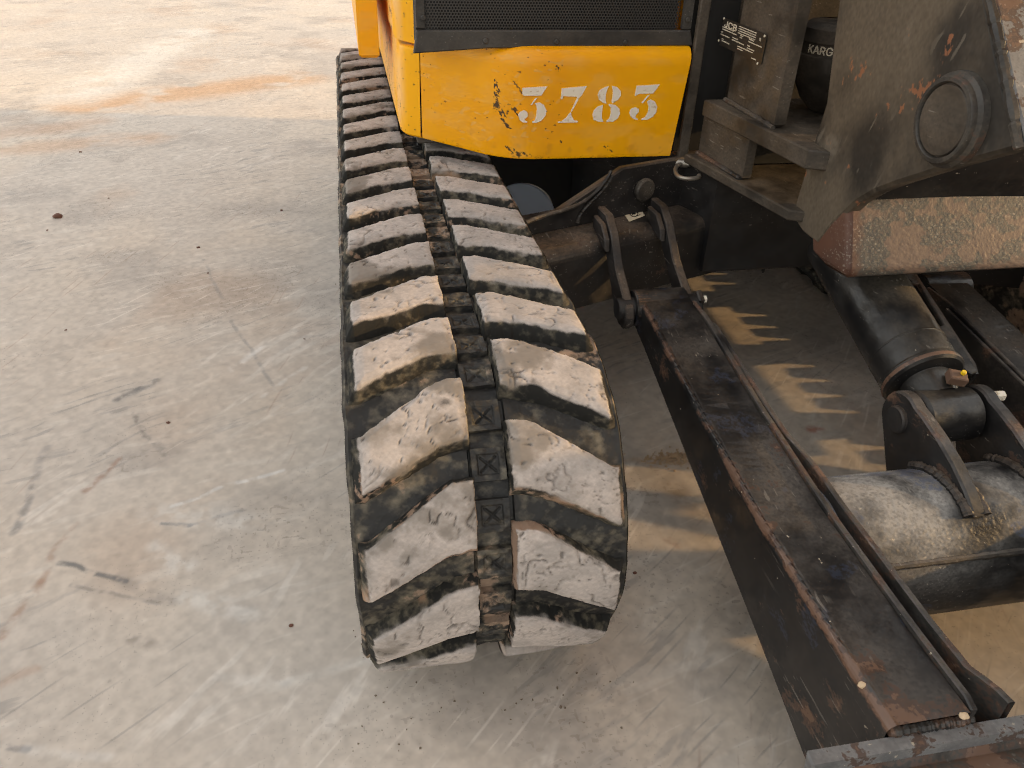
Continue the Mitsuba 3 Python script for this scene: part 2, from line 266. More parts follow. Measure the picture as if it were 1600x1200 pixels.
bsdf("m_stone", lambda p, n, uv: mix((0.17, 0.075, 0.05), (0.07, 0.04, 0.03), fbm(p.x * 90, p.y * 90, p.z * 90)), 0.9)
bsdf("m_pale_stone", (0.50, 0.38, 0.25), 0.8)
bsdf("m_crumb", (0.15, 0.115, 0.085), 0.95)
bsdf("m_sand", lambda p, n, uv: mix((0.46, 0.34, 0.22), (0.34, 0.24, 0.15), fbm(p.x * 120, p.y * 120, p.z * 120)), 0.95)
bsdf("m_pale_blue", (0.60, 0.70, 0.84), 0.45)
bsdf("m_leaf_dry", (0.06, 0.035, 0.02), 0.8)
bsdf("m_yellow_cap", (0.75, 0.50, 0.01), 0.4)
scene["m_cab_glass"] = {"type": "twosided", "bsdf": {"type": "principled", "base_color": {"type": "rgb", "value": [0.02, 0.024, 0.025]}, "roughness": 0.05, "specular": 0.6}}

# ------------------------------------------------------------------ helpers
def numbered(key):
    if key not in scene:
        return key
    k = 1
    while f"{key}_{k:03d}" in scene:
        k += 1
    return f"{key}_{k:03d}"

EX = "excavator"

def put(name, mesh, mat, parent=EX, smooth=35, uv=None, label=None, kind=None):
    key = numbered((parent + "__" if parent else "") + name)
    scene[key] = mikit.ply(mesh, mat, smooth=smooth, uv=uv)
    if label or kind:
        labels[key] = {**({"label": label} if label else {}), **({"kind": kind} if kind else {})}
    return key

def cat(*ms):
    return trimesh.util.concatenate(list(ms))

def inset(poly, d):
    p = np.asarray(poly, float)
    e = np.roll(p, -1, 0) - p
    e /= np.linalg.norm(e, axis=1, keepdims=True) + 1e-12
    nrm = np.c_[-e[:, 1], e[:, 0]]
    n0, n1 = np.roll(nrm, 1, 0), nrm
    m = n0 + n1
    m /= np.maximum(np.sum(m * n1, 1, keepdims=True), 0.4)
    return p + m * d

def prism(poly, a, b, axis="x", bevel=0.003, rings=1):
    """a polygon extruded from a to b along the axis, its edges chamfered. The polygon is in the two other axes in the order of the alphabet."""
    P = Polygon(poly)
    p = np.array(P.exterior.coords)[:-1]
    if Polygon(p).exterior.is_ccw is False:
        p = p[::-1]
    bevel = min(bevel, abs(b - a) * 0.45)
    small = inset(p, bevel) if bevel > 0 else p
    levels = [(small, a), (p, a + bevel), (p, b - bevel), (small, b)] if bevel > 0 else [(p, a), (p, b)]
    n = len(p)
    V, Fc = [], []
    for q, h in levels:
        V.append(np.c_[q, np.full(n, h)])
    V = np.vstack(V)
    for k in range(len(levels) - 1):
        i = np.arange(n)
        j = (i + 1) % n
        Fc.append(np.c_[k * n + i, k * n + j, (k + 1) * n + j, (k + 1) * n + i])
    q = np.vstack(Fc)
    tri = np.vstack([q[:, [0, 1, 2]], q[:, [0, 2, 3]]])
    cv, cf = trimesh.creation.triangulate_polygon(Polygon(small), engine="earcut")
    caps = []
    for h, fl in ((a, True), (b, False)):
        caps.append(trimesh.Trimesh(np.c_[cv, np.full(len(cv), h)], cf[:, ::-1] if fl else cf, process=False))
    m = cat(trimesh.Trimesh(V, tri, process=False), *caps)
    v = m.vertices.copy()
    order = {"x": [2, 0, 1], "y": [0, 2, 1], "z": [0, 1, 2]}[axis]
    m.vertices = v[:, order]
    if axis == "y":
        m.invert()
    m.merge_vertices()
    trimesh.repair.fix_normals(m)
    return m

def box(x0, x1, y0, y1, z0, z1, bevel=0.003):
    return prism([(x0, y0), (x1, y0), (x1, y1), (x0, y1)], z0, z1, "z", bevel)

def turn(m, axis, deg, about=(0, 0, 0)):
    m = m.copy()
    m.apply_transform(trimesh.transformations.rotation_matrix(math.radians(deg), axis, about))
    return m

def lathe(profile, sections=48):
    """profile (r, z) turned about z"""
    m = trimesh.creation.revolve(np.asarray(profile, float), sections=sections)
    m.merge_vertices()
    trimesh.repair.fix_normals(m)
    return m

def along(m, p, q):
    """puts a mesh modelled along +z from the origin onto the line p -> q"""
    p, q = np.array(p, float), np.array(q, float)
    m = m.copy()
    d = (q - p) / np.linalg.norm(q - p)
    m.apply_transform(trimesh.geometry.align_vectors([0, 0, 1], d))
    m.apply_translation(p)
    return m

def rod(p, q, r, bevel=0.002, sections=40, r2=None):
    L = np.linalg.norm(np.array(q, float) - np.array(p, float))
    r2 = r if r2 is None else r2
    return along(lathe([(0, 0), (r - bevel, 0), (r, bevel), (r2, L - bevel), (r2 - bevel, L), (0, L)], sections), p, q)

def pipe(points, r, sides=12, close=True):
    p = np.asarray(points, float)
    t = np.gradient(p, axis=0)
    t /= np.linalg.norm(t, axis=1, keepdims=True)
    a = np.cross(t, [0.13, 0.21, 0.97])
    a /= np.linalg.norm(a, axis=1, keepdims=True)
    b = np.cross(t, a)
    ang = np.arange(sides) * 2 * np.pi / sides
    rr = np.broadcast_to(r, (len(p),))
    v = p[:, None] + rr[:, None, None] * (np.cos(ang)[None, :, None] * a[:, None] + np.sin(ang)[None, :, None] * b[:, None])
    i, j = np.meshgrid(np.arange(len(p) - 1), np.arange(sides), indexing="ij")
    q = np.stack([i * sides + j, i * sides + (j + 1) % sides, (i + 1) * sides + (j + 1) % sides, (i + 1) * sides + j], -1).reshape(-1, 4)
    f = [np.vstack([q[:, [0, 1, 2]], q[:, [0, 2, 3]]])]
    for base, fl in ((0, True), ((len(p) - 1) * sides, False)):
        k = np.arange(1, sides - 1)
        c = np.c_[np.full(len(k), base), base + k, base + k + 1]
        f.append(c[:, ::-1] if fl else c)
    m = trimesh.Trimesh(v.reshape(-1, 3), np.vstack(f), process=False)
    trimesh.repair.fix_normals(m)
    return m

def smooth_path(pts, n=40):
    from scipy.interpolate import CubicSpline
    p = np.asarray(pts, float)
    s = np.r_[0, np.cumsum(np.linalg.norm(np.diff(p, axis=0), axis=1))]
    return CubicSpline(s, p)(np.linspace(0, s[-1], n))

def weld(points, r=0.006, seed=0):
    """a bead of weld along a polyline"""
    p = smooth_path(points, 60) if len(points) > 2 else np.linspace(points[0], points[1], 60)
    rr = r * (0.75 + 0.5 * meshkit.noise(np.c_[np.arange(60) * 0.9, np.zeros(60), np.zeros(60)], seed))
    return pipe(p, rr, 8)

def grid(nu, nv):
    i, j = np.meshgrid(np.arange(nu - 1), np.arange(nv - 1), indexing="ij")
    k = i * nv + j
    return np.stack([k, k + nv, k + nv + 1, k + 1], -1).reshape(-1, 4)

# ------------------------------------------------------------------ ground
labels[EX] = {"label": "yellow and black tracked excavator with the painted number 3783, parked on the concrete", "category": "excavator"}
g = 150.0
put("ground", trimesh.Trimesh([[-g, -g, 0], [g, -g, 0], [g, g, 0], [-g, g, 0]], [[0, 1, 2], [0, 2, 3]], process=False), "m_concrete", None, False, kind="structure",
    label="bare stained concrete yard with scuffs, tyre marks and rusty streaks")

# ------------------------------------------------------------------ rubber tracks
R, H, YC, PITCH, NL = 0.2980, 0.598, 1.0731, 0.16, 40
LS = (PITCH * NL - 2 * math.pi * R) / 2
TOTAL = PITCH * NL
S0L, S0R = -1.0213, -0.7837

def loop(s, h):
    """s: metres along the outer surface, 0 where the top run meets the front wheel, growing down the front; h: height over the tread. Returns y, z."""
    s = np.mod(np.asarray(s, float) + LS, TOTAL) - LS
    r = R + h
    arc = math.pi * R
    a = np.clip(s, 0, arc) / R
    y = YC - r * np.sin(a)
    z = (H - R) + r * np.cos(a)
    y = np.where(s < 0, YC - s, y)
    s2 = s - arc
    y = np.where(s2 > 0, YC + np.clip(s2, 0, LS), y)
    z = np.where(s2 > 0, (H - R) - r, z)
    s3 = s2 - LS
    b = np.clip(s3, 0, arc) / R
    y = np.where(s3 > 0, YC + LS + r * np.sin(b), y)
    z = np.where(s3 > 0, (H - R) - r * np.cos(b), z)
    # the top run hangs a little between the wheels
    z = z - np.where(s < 0, 0.012 * np.sin(np.clip(-s / LS, 0, 1) * np.pi), 0)
    return y, z

HL = 0.030

def lug_mesh(side, s0, seed, fine=True):
    na, nb = (60, 38) if fine else (7, 5)
    prof = [(0.0105, -HL - 0.004), (0.008, -HL * 0.70), (0.0035, -HL * 0.26), (0.0010, -0.0016)] if fine else [(0.011, -HL - 0.004)]
    A = np.r_[[-k for k in range(len(prof), 0, -1)], np.linspace(0, 1, na), [1 + k for k in range(1, len(prof) + 1)]]
    k = len(prof)
    nA, nB = na + 2 * k, nb + 2 * k
    ta, tb = np.r_[np.zeros(k), np.linspace(0, 1, na), np.ones(k)], np.r_[np.zeros(k), np.linspace(0, 1, nb), np.ones(k)]
    ea = np.r_[[p[0] for p in prof], np.zeros(na), [p[0] for p in prof[::-1]]]
    eb = np.r_[[p[0] for p in prof], np.zeros(nb), [p[0] for p in prof[::-1]]]
    ha = np.r_[[p[1] for p in prof], np.zeros(na), [p[1] for p in prof[::-1]]]
    hb = np.r_[[p[1] for p in prof], np.zeros(nb), [p[1] for p in prof[::-1]]]
    TA, TB = np.meshgrid(ta, tb, indexing="ij")
    EA, EB = np.meshgrid(ea, eb, indexing="ij")
    HA, HB = np.meshgrid(ha, hb, indexing="ij")
    sa = np.where(TA < 0.5, -1, 1)
    sb = np.where(TB < 0.5, -1, 1)
    jit = np.stack([TA * 7, TB * 5, np.full_like(TA, seed * 3.7)], -1)
    edge = (meshkit.fbm(jit * 2.2, 4, seed) - 0.5) if fine else 0 * TA
    au = 0.029 + 0.149 * TA
    up = np.interp(au, [0.029, 0.056, 0.075, 0.10, 0.178], [0.003, 0.005, 0.015, 0.033, 0.088])
    lo = np.interp(au, [0.029, 0.072, 0.178], [0.096, 0.105, 0.165])
    s = up + (lo - up) * TB + EB * np.where(sb > 0, 1.7, -0.7) + edge * 0.0055 * (np.abs(TB - 0.5) * 2) ** 3
    u = au + sa * EA * np.where(sa > 0, 1.5, 0.45) + edge * 0.005 * (np.abs(TA - 0.5) * 2) ** 3
    h = np.minimum(HA, HB)
    top = np.clip(1 + h / 0.012, 0, 1)
    crack = np.zeros_like(h)
    if fine:
        q = np.stack([u * 26, s * 26, np.full_like(u, seed * 1.31)], -1)
        wob = meshkit.fbm(q * 1.3, 3, seed + 5) * 1.1
        lines = np.abs(meshkit.noise(q + wob[..., None], seed + 9) - 0.5)
        crack = np.clip(1 - lines / 0.022, 0, 1) * np.clip((meshkit.noise(q * 0.8, seed + 2) - 0.50) / 0.15, 0, 1)
        q2 = np.stack([u * 60, s * 60, np.full_like(u, seed * 0.7)], -1)
        crack = np.maximum(crack, 0.7 * np.clip(1 - np.abs(meshkit.noise(q2 + 0.8 * meshkit.noise(q2 * 2, seed)[..., None], seed + 19) - 0.5) / 0.035, 0, 1) * np.clip((meshkit.noise(q2 * 0.5, seed + 12) - 0.58) / 0.12, 0, 1))
        pits = np.clip((meshkit.noise(np.stack([u * 120, s * 120, 0 * u + seed], -1), seed + 4) - 0.88) / 0.08, 0, 1)
        edgewear = np.clip(1 - np.minimum(np.minimum(TA, 1 - TA) * 0.15, np.minimum(TB, 1 - TB) * 0.09) / 0.012, 0, 1)
        crack = np.maximum(crack, pits * 0.8)
        h = h + top * ((meshkit.fbm(q * 0.4, 3, seed) - 0.5) * 0.0045 - crack * 0.0032 - edgewear * 0.003 * (0.4 + edge + 0.5)) + (1 - top) * (meshkit.noise(q * 3, seed) - 0.5) * 0.004
    y, z = loop(s0 + s, h)
    x = 0.157 + side * u
    V = np.stack([x, y, z], -1).reshape(-1, 3)
    F = grid(nA, nB)
    if side < 0:
        F = F[:, ::-1]
    F = F[:, ::-1]
    return trimesh.Trimesh(V, np.vstack([F[:, [0, 1, 2]], F[:, [0, 2, 3]]]), process=False), np.c_[top.ravel(), (crack * top).ravel()]

def belt_mesh(fine=True):
    prof = [(-0.150, -0.060), (-0.190, -0.060), (-0.1995, -0.052), (-0.2005, -0.034), (-0.1955, -0.027), (-0.187, -HL), (-0.12, -HL - 0.001), (-0.06, -HL), (-0.031, -HL), (-0.029, -HL - 0.005),
            (0.029, -HL - 0.005), (0.031, -HL), (0.06, -HL), (0.12, -HL - 0.001), (0.187, -HL), (0.1955, -0.027), (0.2005, -0.034), (0.1995, -0.052), (0.190, -0.060), (0.150, -0.060)]
    ns = 520 if fine else 160
    s = np.linspace(0, TOTAL, ns + 1)[:-1]
    S, Hh = np.meshgrid(s, [p[1] for p in prof], indexing="ij")
    U = np.broadcast_to([p[0] for p in prof], S.shape)
    wear = (meshkit.fbm(np.stack([U * 30, S * 30, 0 * S], -1), 3, 3) - 0.5) * 0.010
    y, z = loop(S, Hh + wear * (Hh > -0.045))
    V = np.stack([0.157 + U + (meshkit.noise(np.stack([S * 25, Hh * 0, Hh * 0 + np.sign(U)], -1), 1) - 0.5) * 0.003 * (np.abs(U) > 0.18), y, z], -1).reshape(-1, 3)
    m = len(prof)
    i, j = np.meshgrid(np.arange(ns), np.arange(m), indexing="ij")
    i2, j2 = (i + 1) % ns, (j + 1) % m
    F = np.stack([i * m + j, i2 * m + j, i2 * m + j2, i * m + j2], -1).reshape(-1, 4)
    F = F[:, ::-1]
    t = trimesh.Trimesh(V, np.vstack([F[:, [0, 1, 2]], F[:, [0, 2, 3]]]), process=False)
    return t

def pad_mesh(s0, seed):
    n = 41
    a = np.linspace(-1, 1, n)
    A, B = np.meshgrid(a, a, indexing="ij")
    m = np.maximum(np.abs(A), np.abs(B))
    h = np.where(m > 0.97, -0.016, 0.0)
    inner = np.clip((0.62 - m) / 0.06, 0, 1)
    h = h - inner * 0.0035 + inner * (0.62 - m) * 0.004
    slit = np.clip(1 - np.abs(np.abs(A) - np.abs(B)) / 0.16, 0, 1) * (m < 0.50) * (1.0 - 0.6 * m)
    h = h - slit * 0.005
    h = h + (meshkit.noise(np.stack([A * 3, B * 3, 0 * A + seed], -1), seed) - 0.5) * 0.003
    y, z = loop(s0 + B * 0.027, -HL + 0.006 + h)
    V = np.stack([0.155 + A * 0.026, y, z], -1).reshape(-1, 3)
    F = grid(n, n)[:, ::-1][:, ::-1]
    return trimesh.Trimesh(V, np.vstack([F[:, [0, 1, 2]], F[:, [0, 2, 3]]]), process=False)

def frame_mesh(dx=0.0):
    """the steel frame and wheels inside a track"""
    zc = H - R
    fr = prism([(YC + 0.20, 0.156), (YC + LS - 0.25, 0.156), (YC + LS - 0.2, 0.40), (YC + 0.5, 0.44), (YC + 0.12, 0.36)], 0.06 + dx, 0.20 + dx, "x", 0.008)
    parts = [fr]
    for yy in np.arange(1.40, 3.2, 0.37):
        parts.append(rod((0.05 + dx, yy, 0.150), (0.264 + dx, yy, 0.150), 0.050))
    for k in range(int((LS - 0.1) / 0.08)):  # guide horns on the inside of the lower run
        y = YC + 0.05 + k * 0.08
        h = prism([(y - 0.034, 0.060), (y + 0.034, 0.060), (y + 0.033, 0.100), (y + 0.024, 0.117), (y - 0.024, 0.117), (y - 0.033, 0.100)], 0.10 + dx, 0.135 + dx, "x", 0.002)
        parts.append(h)
    return cat(*parts)

trk = EX + "__rubber_track"
bm = belt_mesh()
scene[trk] = mikit.ply(bm, "m_rubber", smooth=40)
labels[trk] = {"label": "dusty black rubber crawler track with pale worn chevron lugs"}
for side, s0 in ((-1, S0L), (1, S0R)):
    for k in range(NL):
        s = (s0 + k * PITCH + LS) % TOTAL - LS
        vis = -LS - 0.1 < s < 0.62
        m, uv = lug_mesh(side, s, 11 * k + (5 if side > 0 else 0) + 1, vis)
        put("lug", m, "m_lug", trk, True, uv)
for k in range(2 * NL):
    s = (0.158 + k * PITCH / 2 + LS) % TOTAL - LS
    if -LS < s < 0.7:
        put("link_pad", pad_mesh(s, k + 300), "m_rubber", trk, 50)
zc = H - R
wheel = lambda r, w: lathe([(0.05, -w), (r * 0.55, -w * 0.7), (r * 0.8, -w), (r, -w), (r, -w * 0.35), (r + 0.02, -w * 0.3), (r + 0.02, w * 0.3), (r, w * 0.35), (r, w), (r * 0.8, w), (r * 0.55, w * 0.7), (0.05, w)], 64)
def idler(r, w):
    """an open front wheel: rim, hub and five spokes"""
    rim = lathe([(r - 0.035, -w), (r, -w), (r, -w * 0.35), (r + 0.02, -w * 0.3), (r + 0.02, w * 0.3), (r, w * 0.35), (r, w), (r - 0.035, w), (r - 0.035, -w)], 64)
    hub = lathe([(0, -w), (0.045, -w), (0.045, w), (0, w)], 32)
    sp = [turn(box(0.04, r - 0.03, -0.012, 0.012, -0.02, 0.02, 0.003), [0, 0, 1], 72 * k + 20) for k in range(5)]
    return cat(rim, hub, *sp)
for nm, yy in (("idler_wheel", YC), ("drive_sprocket", YC + LS)):
    w = (idler if nm == "idler_wheel" else wheel)(R - 0.105, 0.06)
    put(nm, along(w, (0.157, yy, zc), (1.157, yy, zc)), "m_chassis", trk)
put("track_frame", frame_mesh(), "m_chassis", trk)

# the far track, out of the picture to the right: only its shadow falls into view
DX = 1.74 - 0.157
trk2 = EX + "__rubber_track_001"
ms = [belt_mesh(False)]
for side, s0 in ((-1, S0L), (1, S0R)):
    for k in range(NL):
        ms.append(lug_mesh(side, (s0 + k * PITCH + LS) % TOTAL - LS, 3, False)[0])
far = cat(*ms, frame_mesh())
far.apply_translation([DX, 0, 0])
scene[trk2] = mikit.ply(far, "m_rubber", smooth=40)
for nm, wh, yy in (("idler_wheel", idler, YC), ("drive_sprocket", wheel, YC + LS)):
    put(nm, along(wh(R - 0.105, 0.06), (0.157 + DX, yy, zc), (1.157 + DX, yy, zc)), "m_chassis", trk2)

# ------------------------------------------------------------------ yellow body
def sheet(path, zs, mat_thick=0.004):
    """a vertical sheet over a plan path; zs: per path point the list of (offset outward, z) rows"""
    p = np.asarray(path, float)
    t = np.gradient(p, axis=0)
    t /= np.linalg.norm(t, axis=1, keepdims=True)
    nrm = np.c_[t[:, 1], -t[:, 0]]
    V = []
    for i in range(len(p)):
        for o, z in zs(i / (len(p) - 1), p[i]):
            V.append([p[i, 0] + nrm[i, 0] * o, p[i, 1] + nrm[i, 1] * o, z])
    m = len(zs(0, p[0]))
    F = grid(len(p), m)
    return trimesh.Trimesh(np.array(V), np.vstack([F[:, [0, 1, 2]], F[:, [0, 2, 3]]]), process=False)

def fillet(pts, rad, n=10):
    out = [np.array(pts[0], float)]
    for a, b, c, r in zip(pts[:-2], pts[1:-1], pts[2:], rad):
        a, b, c = (np.array(v, float) for v in (a, b, c))
        d0, d1 = (a - b) / np.linalg.norm(a - b), (c - b) / np.linalg.norm(c - b)
        p0, p1 = b + d0 * r, b + d1 * r
        for t in np.linspace(0, 1, n):
            out.append((1 - t) ** 2 * p0 + 2 * t * (1 - t) * b + t * t * p1)
    out.append(np.array(pts[-1], float))
    return out

def dense(pts, step=0.02):
    out = []
    for a, b in zip(pts[:-1], pts[1:]):
        n = max(1, int(np.linalg.norm(np.array(b) - np.array(a)) / step))
        out += [np.array(a) + (np.array(b) - np.array(a)) * k / n for k in range(n)]
    return np.array(out + [np.array(pts[-1])])

ZB = 0.627
SEAM = np.array([0.1700, 2.0157])
front = dense(fillet([SEAM, (0.352, 1.823), (0.772, 1.823)], [0.09]))
def rows_front(t, p):
    x = p[0]
    zb = ZB
    top = 0.834 + 0.008 * min(1.0, max(0.0, (x - 0.17) / 0.2))
    r = [(-0.03, zb + 0.003), (-0.006, zb), (-0.001, zb + 0.002), (0.0, zb + 0.006)]
    r += [(0.0, z) for z in np.linspace(zb + 0.01, top - 0.006, 8)]
    r += [(-0.026 * (1 - math.cos(a)), top + 0.032 * math.sin(a)) for a in np.linspace(0.1, math.pi / 2, 7)]
    r += [(-0.06, top + 0.032)]
    return r
fm = sheet(front, rows_front)
v = fm.vertices.copy()
lim = np.interp(v[:, 2], [0.60, 0.627, 0.846, 0.90], [0.748, 0.7535, 0.772, 0.7735])
fm.vertices = np.c_[0.17 + (v[:, 0] - 0.17) * np.where(v[:, 0] > 0.40, (lim - 0.17) / (0.772 - 0.17), 1 + ((lim - 0.17) / 0.602 - 1) * np.clip((v[:, 0] - 0.17) / 0.23, 0, 1)), v[:, 1:]]
put("front_panel", fm, "m_yellow", EX, 40, label="yellow front panel with white stencilled number 3783")
edge_r = prism([(1.8265, 0.630), (1.90, 0.630), (1.90, 0.872), (1.845, 0.872), (1.8285, 0.848)], 0, 0.004, "x", 0.001)
ev = edge_r.vertices.copy()
edge_r.vertices = np.c_[ev[:, 0] + np.interp(ev[:, 2], [0.627, 0.846, 0.9], [0.7495, 0.768, 0.7695]), ev[:, 1:]]
put("panel_return", edge_r, "m_yellow", EX + "__front_panel")
DIGITS = [
  ["3", [[(0.3806, 0.7911), (0.4377, 0.7940), (0.4256, 0.7754), (0.4220, 0.7740), (0.3849, 0.7742), (0.3812, 0.7767)], [(0.4014, 0.7533), (0.4052, 0.7597), (0.4115, 0.7687), (0.4153, 0.7687), (0.4045, 0.7542)], [(0.4106, 0.7573), (0.4216, 0.7592), (0.4321, 0.7534), (0.4389, 0.7408), (0.4369, 0.7292), (0.4275, 0.7181), (0.4167, 0.7139), (0.4074, 0.7133), (0.4062, 0.7175), (0.4116, 0.7179), (0.4153, 0.7272), (0.4164, 0.7434), (0.4142, 0.7531)], [(0.3791, 0.7393), (0.3867, 0.7425), (0.3941, 0.7380), (0.3959, 0.7298), (0.3909, 0.7239), (0.3875, 0.7234), (0.3896, 0.7192), (0.3951, 0.7168), (0.3942, 0.7140), (0.3844, 0.7156), (0.3769, 0.7208), (0.3731, 0.7313), (0.3756, 0.7366)]]],
  ["7", [[(0.4712, 0.7894), (0.5301, 0.7943), (0.5192, 0.7737), (0.5149, 0.7694), (0.4987, 0.7372), (0.4962, 0.7384), (0.5096, 0.7706), (0.4765, 0.7726), (0.4736, 0.7653), (0.4706, 0.7669)], [(0.4968, 0.7365), (0.4987, 0.7283), (0.5056, 0.7183), (0.5153, 0.7160), (0.5150, 0.7132), (0.4676, 0.7126), (0.4669, 0.7156), (0.4767, 0.7171), (0.4868, 0.7250), (0.4935, 0.7342)]]],
  ["8", [[(0.5825, 0.7939), (0.5724, 0.7912), (0.5602, 0.7843), (0.5568, 0.7740), (0.5612, 0.7636), (0.5719, 0.7563), (0.5803, 0.7548), (0.5768, 0.7623), (0.5764, 0.7761), (0.5792, 0.7875)], [(0.5886, 0.7943), (0.6020, 0.7910), (0.6115, 0.7822), (0.6128, 0.7723), (0.6066, 0.7626), (0.5940, 0.7551), (0.5915, 0.7598), (0.5931, 0.7702), (0.5923, 0.7828)], [(0.5718, 0.7519), (0.5597, 0.7485), (0.5511, 0.7398), (0.5485, 0.7299), (0.5526, 0.7181), (0.5655, 0.7138), (0.5771, 0.7134), (0.5722, 0.7225), (0.5711, 0.7343)], [(0.5861, 0.7540), (0.6019, 0.7513), (0.6123, 0.7427), (0.6154, 0.7313), (0.6107, 0.7207), (0.5997, 0.7128), (0.5932, 0.7138), (0.5845, 0.7125), (0.5830, 0.7152), (0.5900, 0.7210), (0.5925, 0.7328), (0.5909, 0.7458), (0.5859, 0.7505)]]],
  ["3", [[(0.6480, 0.7938), (0.7041, 0.7963), (0.6900, 0.7761), (0.6567, 0.7758), (0.6515, 0.7735), (0.6478, 0.7708), (0.6461, 0.7722)], [(0.6643, 0.7561), (0.6779, 0.7723), (0.6828, 0.7732), (0.6676, 0.7542)], [(0.6774, 0.7588), (0.6862, 0.7629), (0.6970, 0.7579), (0.7045, 0.7467), (0.7035, 0.7329), (0.6971, 0.7235), (0.6839, 0.7165), (0.6699, 0.7160), (0.6690, 0.7191), (0.6775, 0.7226), (0.6826, 0.7327), (0.6832, 0.7470)], [(0.6435, 0.7437), (0.6516, 0.7457), (0.6597, 0.7418), (0.6610, 0.7354), (0.6543, 0.7284), (0.6537, 0.7224), (0.6608, 0.7187), (0.6601, 0.7161), (0.6491, 0.7189), (0.6405, 0.7262), (0.6374, 0.7339), (0.6392, 0.7400)]]]]
for ch, polys in DIGITS:
    ms = []
    for q in polys:
        s = Polygon(q).buffer(0.0012).buffer(-0.0012)
        ms.append(prism(np.array(s.exterior.coords)[:-1], 1.8218, 1.8238, "y", 0))
    put("digit", cat(*ms), "m_white_paint", EX + "__front_panel", False, label=f"white stencilled digit {ch}")

# corner panel and flank, going back over the track
corner = dense(fillet([(0.118, 4.15), (0.1215, 2.06), tuple(SEAM + np.array([-0.004, 0.004]))], [0.035]))
def rows_corner(t, p):
    top = np.interp(p[1], [1.9, 2.05, 2.1, 3.9], [0.838, 0.838, 0.836, 0.83])
    r = [(-0.03, ZB + 0.003), (-0.005, ZB), (0.0, ZB + 0.005)] + [(0.0 - 0.004 * k / 7, z) for k, z in enumerate(np.linspace(ZB + 0.01, top - 0.008, 8))]
    return r + [(-0.007, top - 0.002), (-0.013, top), (-0.05, top + 0.002)]
put("corner_panel", sheet(corner, rows_corner), "m_yellow_dusty", EX, 40, label="dusty yellow corner panel scraped bare at its edge")
put("scrape", prism([(0.1016, 0.8173), (0.1193, 0.8130), (0.1110, 0.7945), (0.1080, 0.7945)], 1.9940, 1.9960, "y", 0), "m_edge", EX + "__corner_panel", False) if False else None
up_corner = dense(fillet([(0.112, 4.15), (0.118, 2.10), (0.163, 2.035)], [0.03]))
put("upper_corner", sheet(up_corner, lambda t, p: [(-0.01, 0.842)] + [(0.0, z) for z in np.linspace(0.846, 1.6, 6)]), "m_yellow_dusty", EX, 40, label="dusty yellow upper corner panel")
put("side_door", box(0.032, 0.088, 2.36, 3.6, 0.752, 1.55, 0.008), "m_yellow", EX, label="yellow side door standing out over the track")

# grille: a perforated sheet in a dark frame
gx0, gx1, gz0, gz1, GY = 0.168, 0.752, 0.902, 1.16, 1.868
holes, px = [], 0.0066
for r_i, z in enumerate(np.arange(gz0 + 0.005, 1.02, px * 0.866)):
    for x in np.arange(gx0 + 0.006 + (px / 2 if r_i % 2 else 0), gx1 - 0.004, px):
        holes.append((x, z))
def perforated():
    """hexagon cells with a hexagonal hole each, as one thin sheet"""
    V, F = [], []
    for hx, hz in holes:
        b = len(V)
        for k in range(6):
            a = math.radians(60 * k + 30)
            V.append([hx + 0.0038 * math.cos(a), GY, hz + 0.0038 * math.sin(a)])
        for k in range(6):
            a = math.radians(60 * k + 30)
            V.append([hx + 0.0025 * math.cos(a), GY, hz + 0.0025 * math.sin(a)])
        for k in range(6):
            V.append([V[b + 6 + k][0], GY + 0.0012, V[b + 6 + k][2]])
        for k in range(6):
            j = (k + 1) % 6
            for q0 in (0, 6):
                F += [[b + q0 + k, b + q0 + j, b + q0 + 6 + j], [b + q0 + k, b + q0 + 6 + j, b + q0 + 6 + k]]
    return trimesh.Trimesh(np.array(V), np.array(F), process=False)
put("grille", perforated(), "m_grille", EX, False, label="dark perforated grille above the yellow front panel")
bar = dense([(0.160, GY - 0.006), (0.772, GY - 0.006)])
put("frame_bar", prism([(0.1419, 0.8579), (0.3052, 0.8683), (0.7842, 0.8736)] + [(0.7735, 0.907), (0.150, 0.905)], GY - 0.016, GY - 0.003, "y", 0.003), "m_frame", EX + "__grille")
put("frame_bar", box(0.150, 0.168, GY - 0.014, GY - 0.002, 0.907, 1.17, 0.003), "m_frame", EX + "__grille")
put("frame_bar", box(0.752, 0.7735, GY - 0.014, GY - 0.002, 0.907, 1.17, 0.003), "m_frame", EX + "__grille")
for x, z in ((0.165, 0.93), (0.160, 1.02), (0.762, 0.93), (0.765, 1.02), (0.30, 0.885), (0.46, 0.883), (0.62, 0.882)):
    put("screw", rod((x, GY - 0.0162, z), (x, GY - 0.0215, z), 0.006, 0.0015, 12), "m_frame", EX + "__grille")
put("top_cover", box(0.13, 0.79, GY - 0.02, 2.2, 1.172, 1.55, 0.02), "m_yellow", EX)
put("radiator", cat(box(0.155, 0.765, 1.93, 1.99, 0.86, 1.168), *[box(0.20 + 0.03 * k, 0.206 + 0.03 * k, 1.921, 1.929, 0.89, 1.16, 0.001) for k in range(18)]), "m_dark", EX)
put("engine_housing", prism([(0.20, 2.22), (1.10, 2.22), (1.10, 4.30), (0.30, 4.30), (0.20, 4.1)], 0.63, 1.55, "z", 0.02), "m_yellow", EX)
put("rear_blocker", prism([(1.30, 3.72), (1.88, 3.72), (1.88, 4.10), (1.60, 4.30), (1.30, 4.30)], 0.16, 0.615, "z", 0.02), "m_dark", EX)  # unseen block added behind the tracks to stop sun passing under the body
put("tail_blocker", box(1.30, 1.525, 3.10, 3.715, 0.06, 0.60, 0.01), "m_belly", EX)  # second unseen box, added to close the remaining light leak at the rear
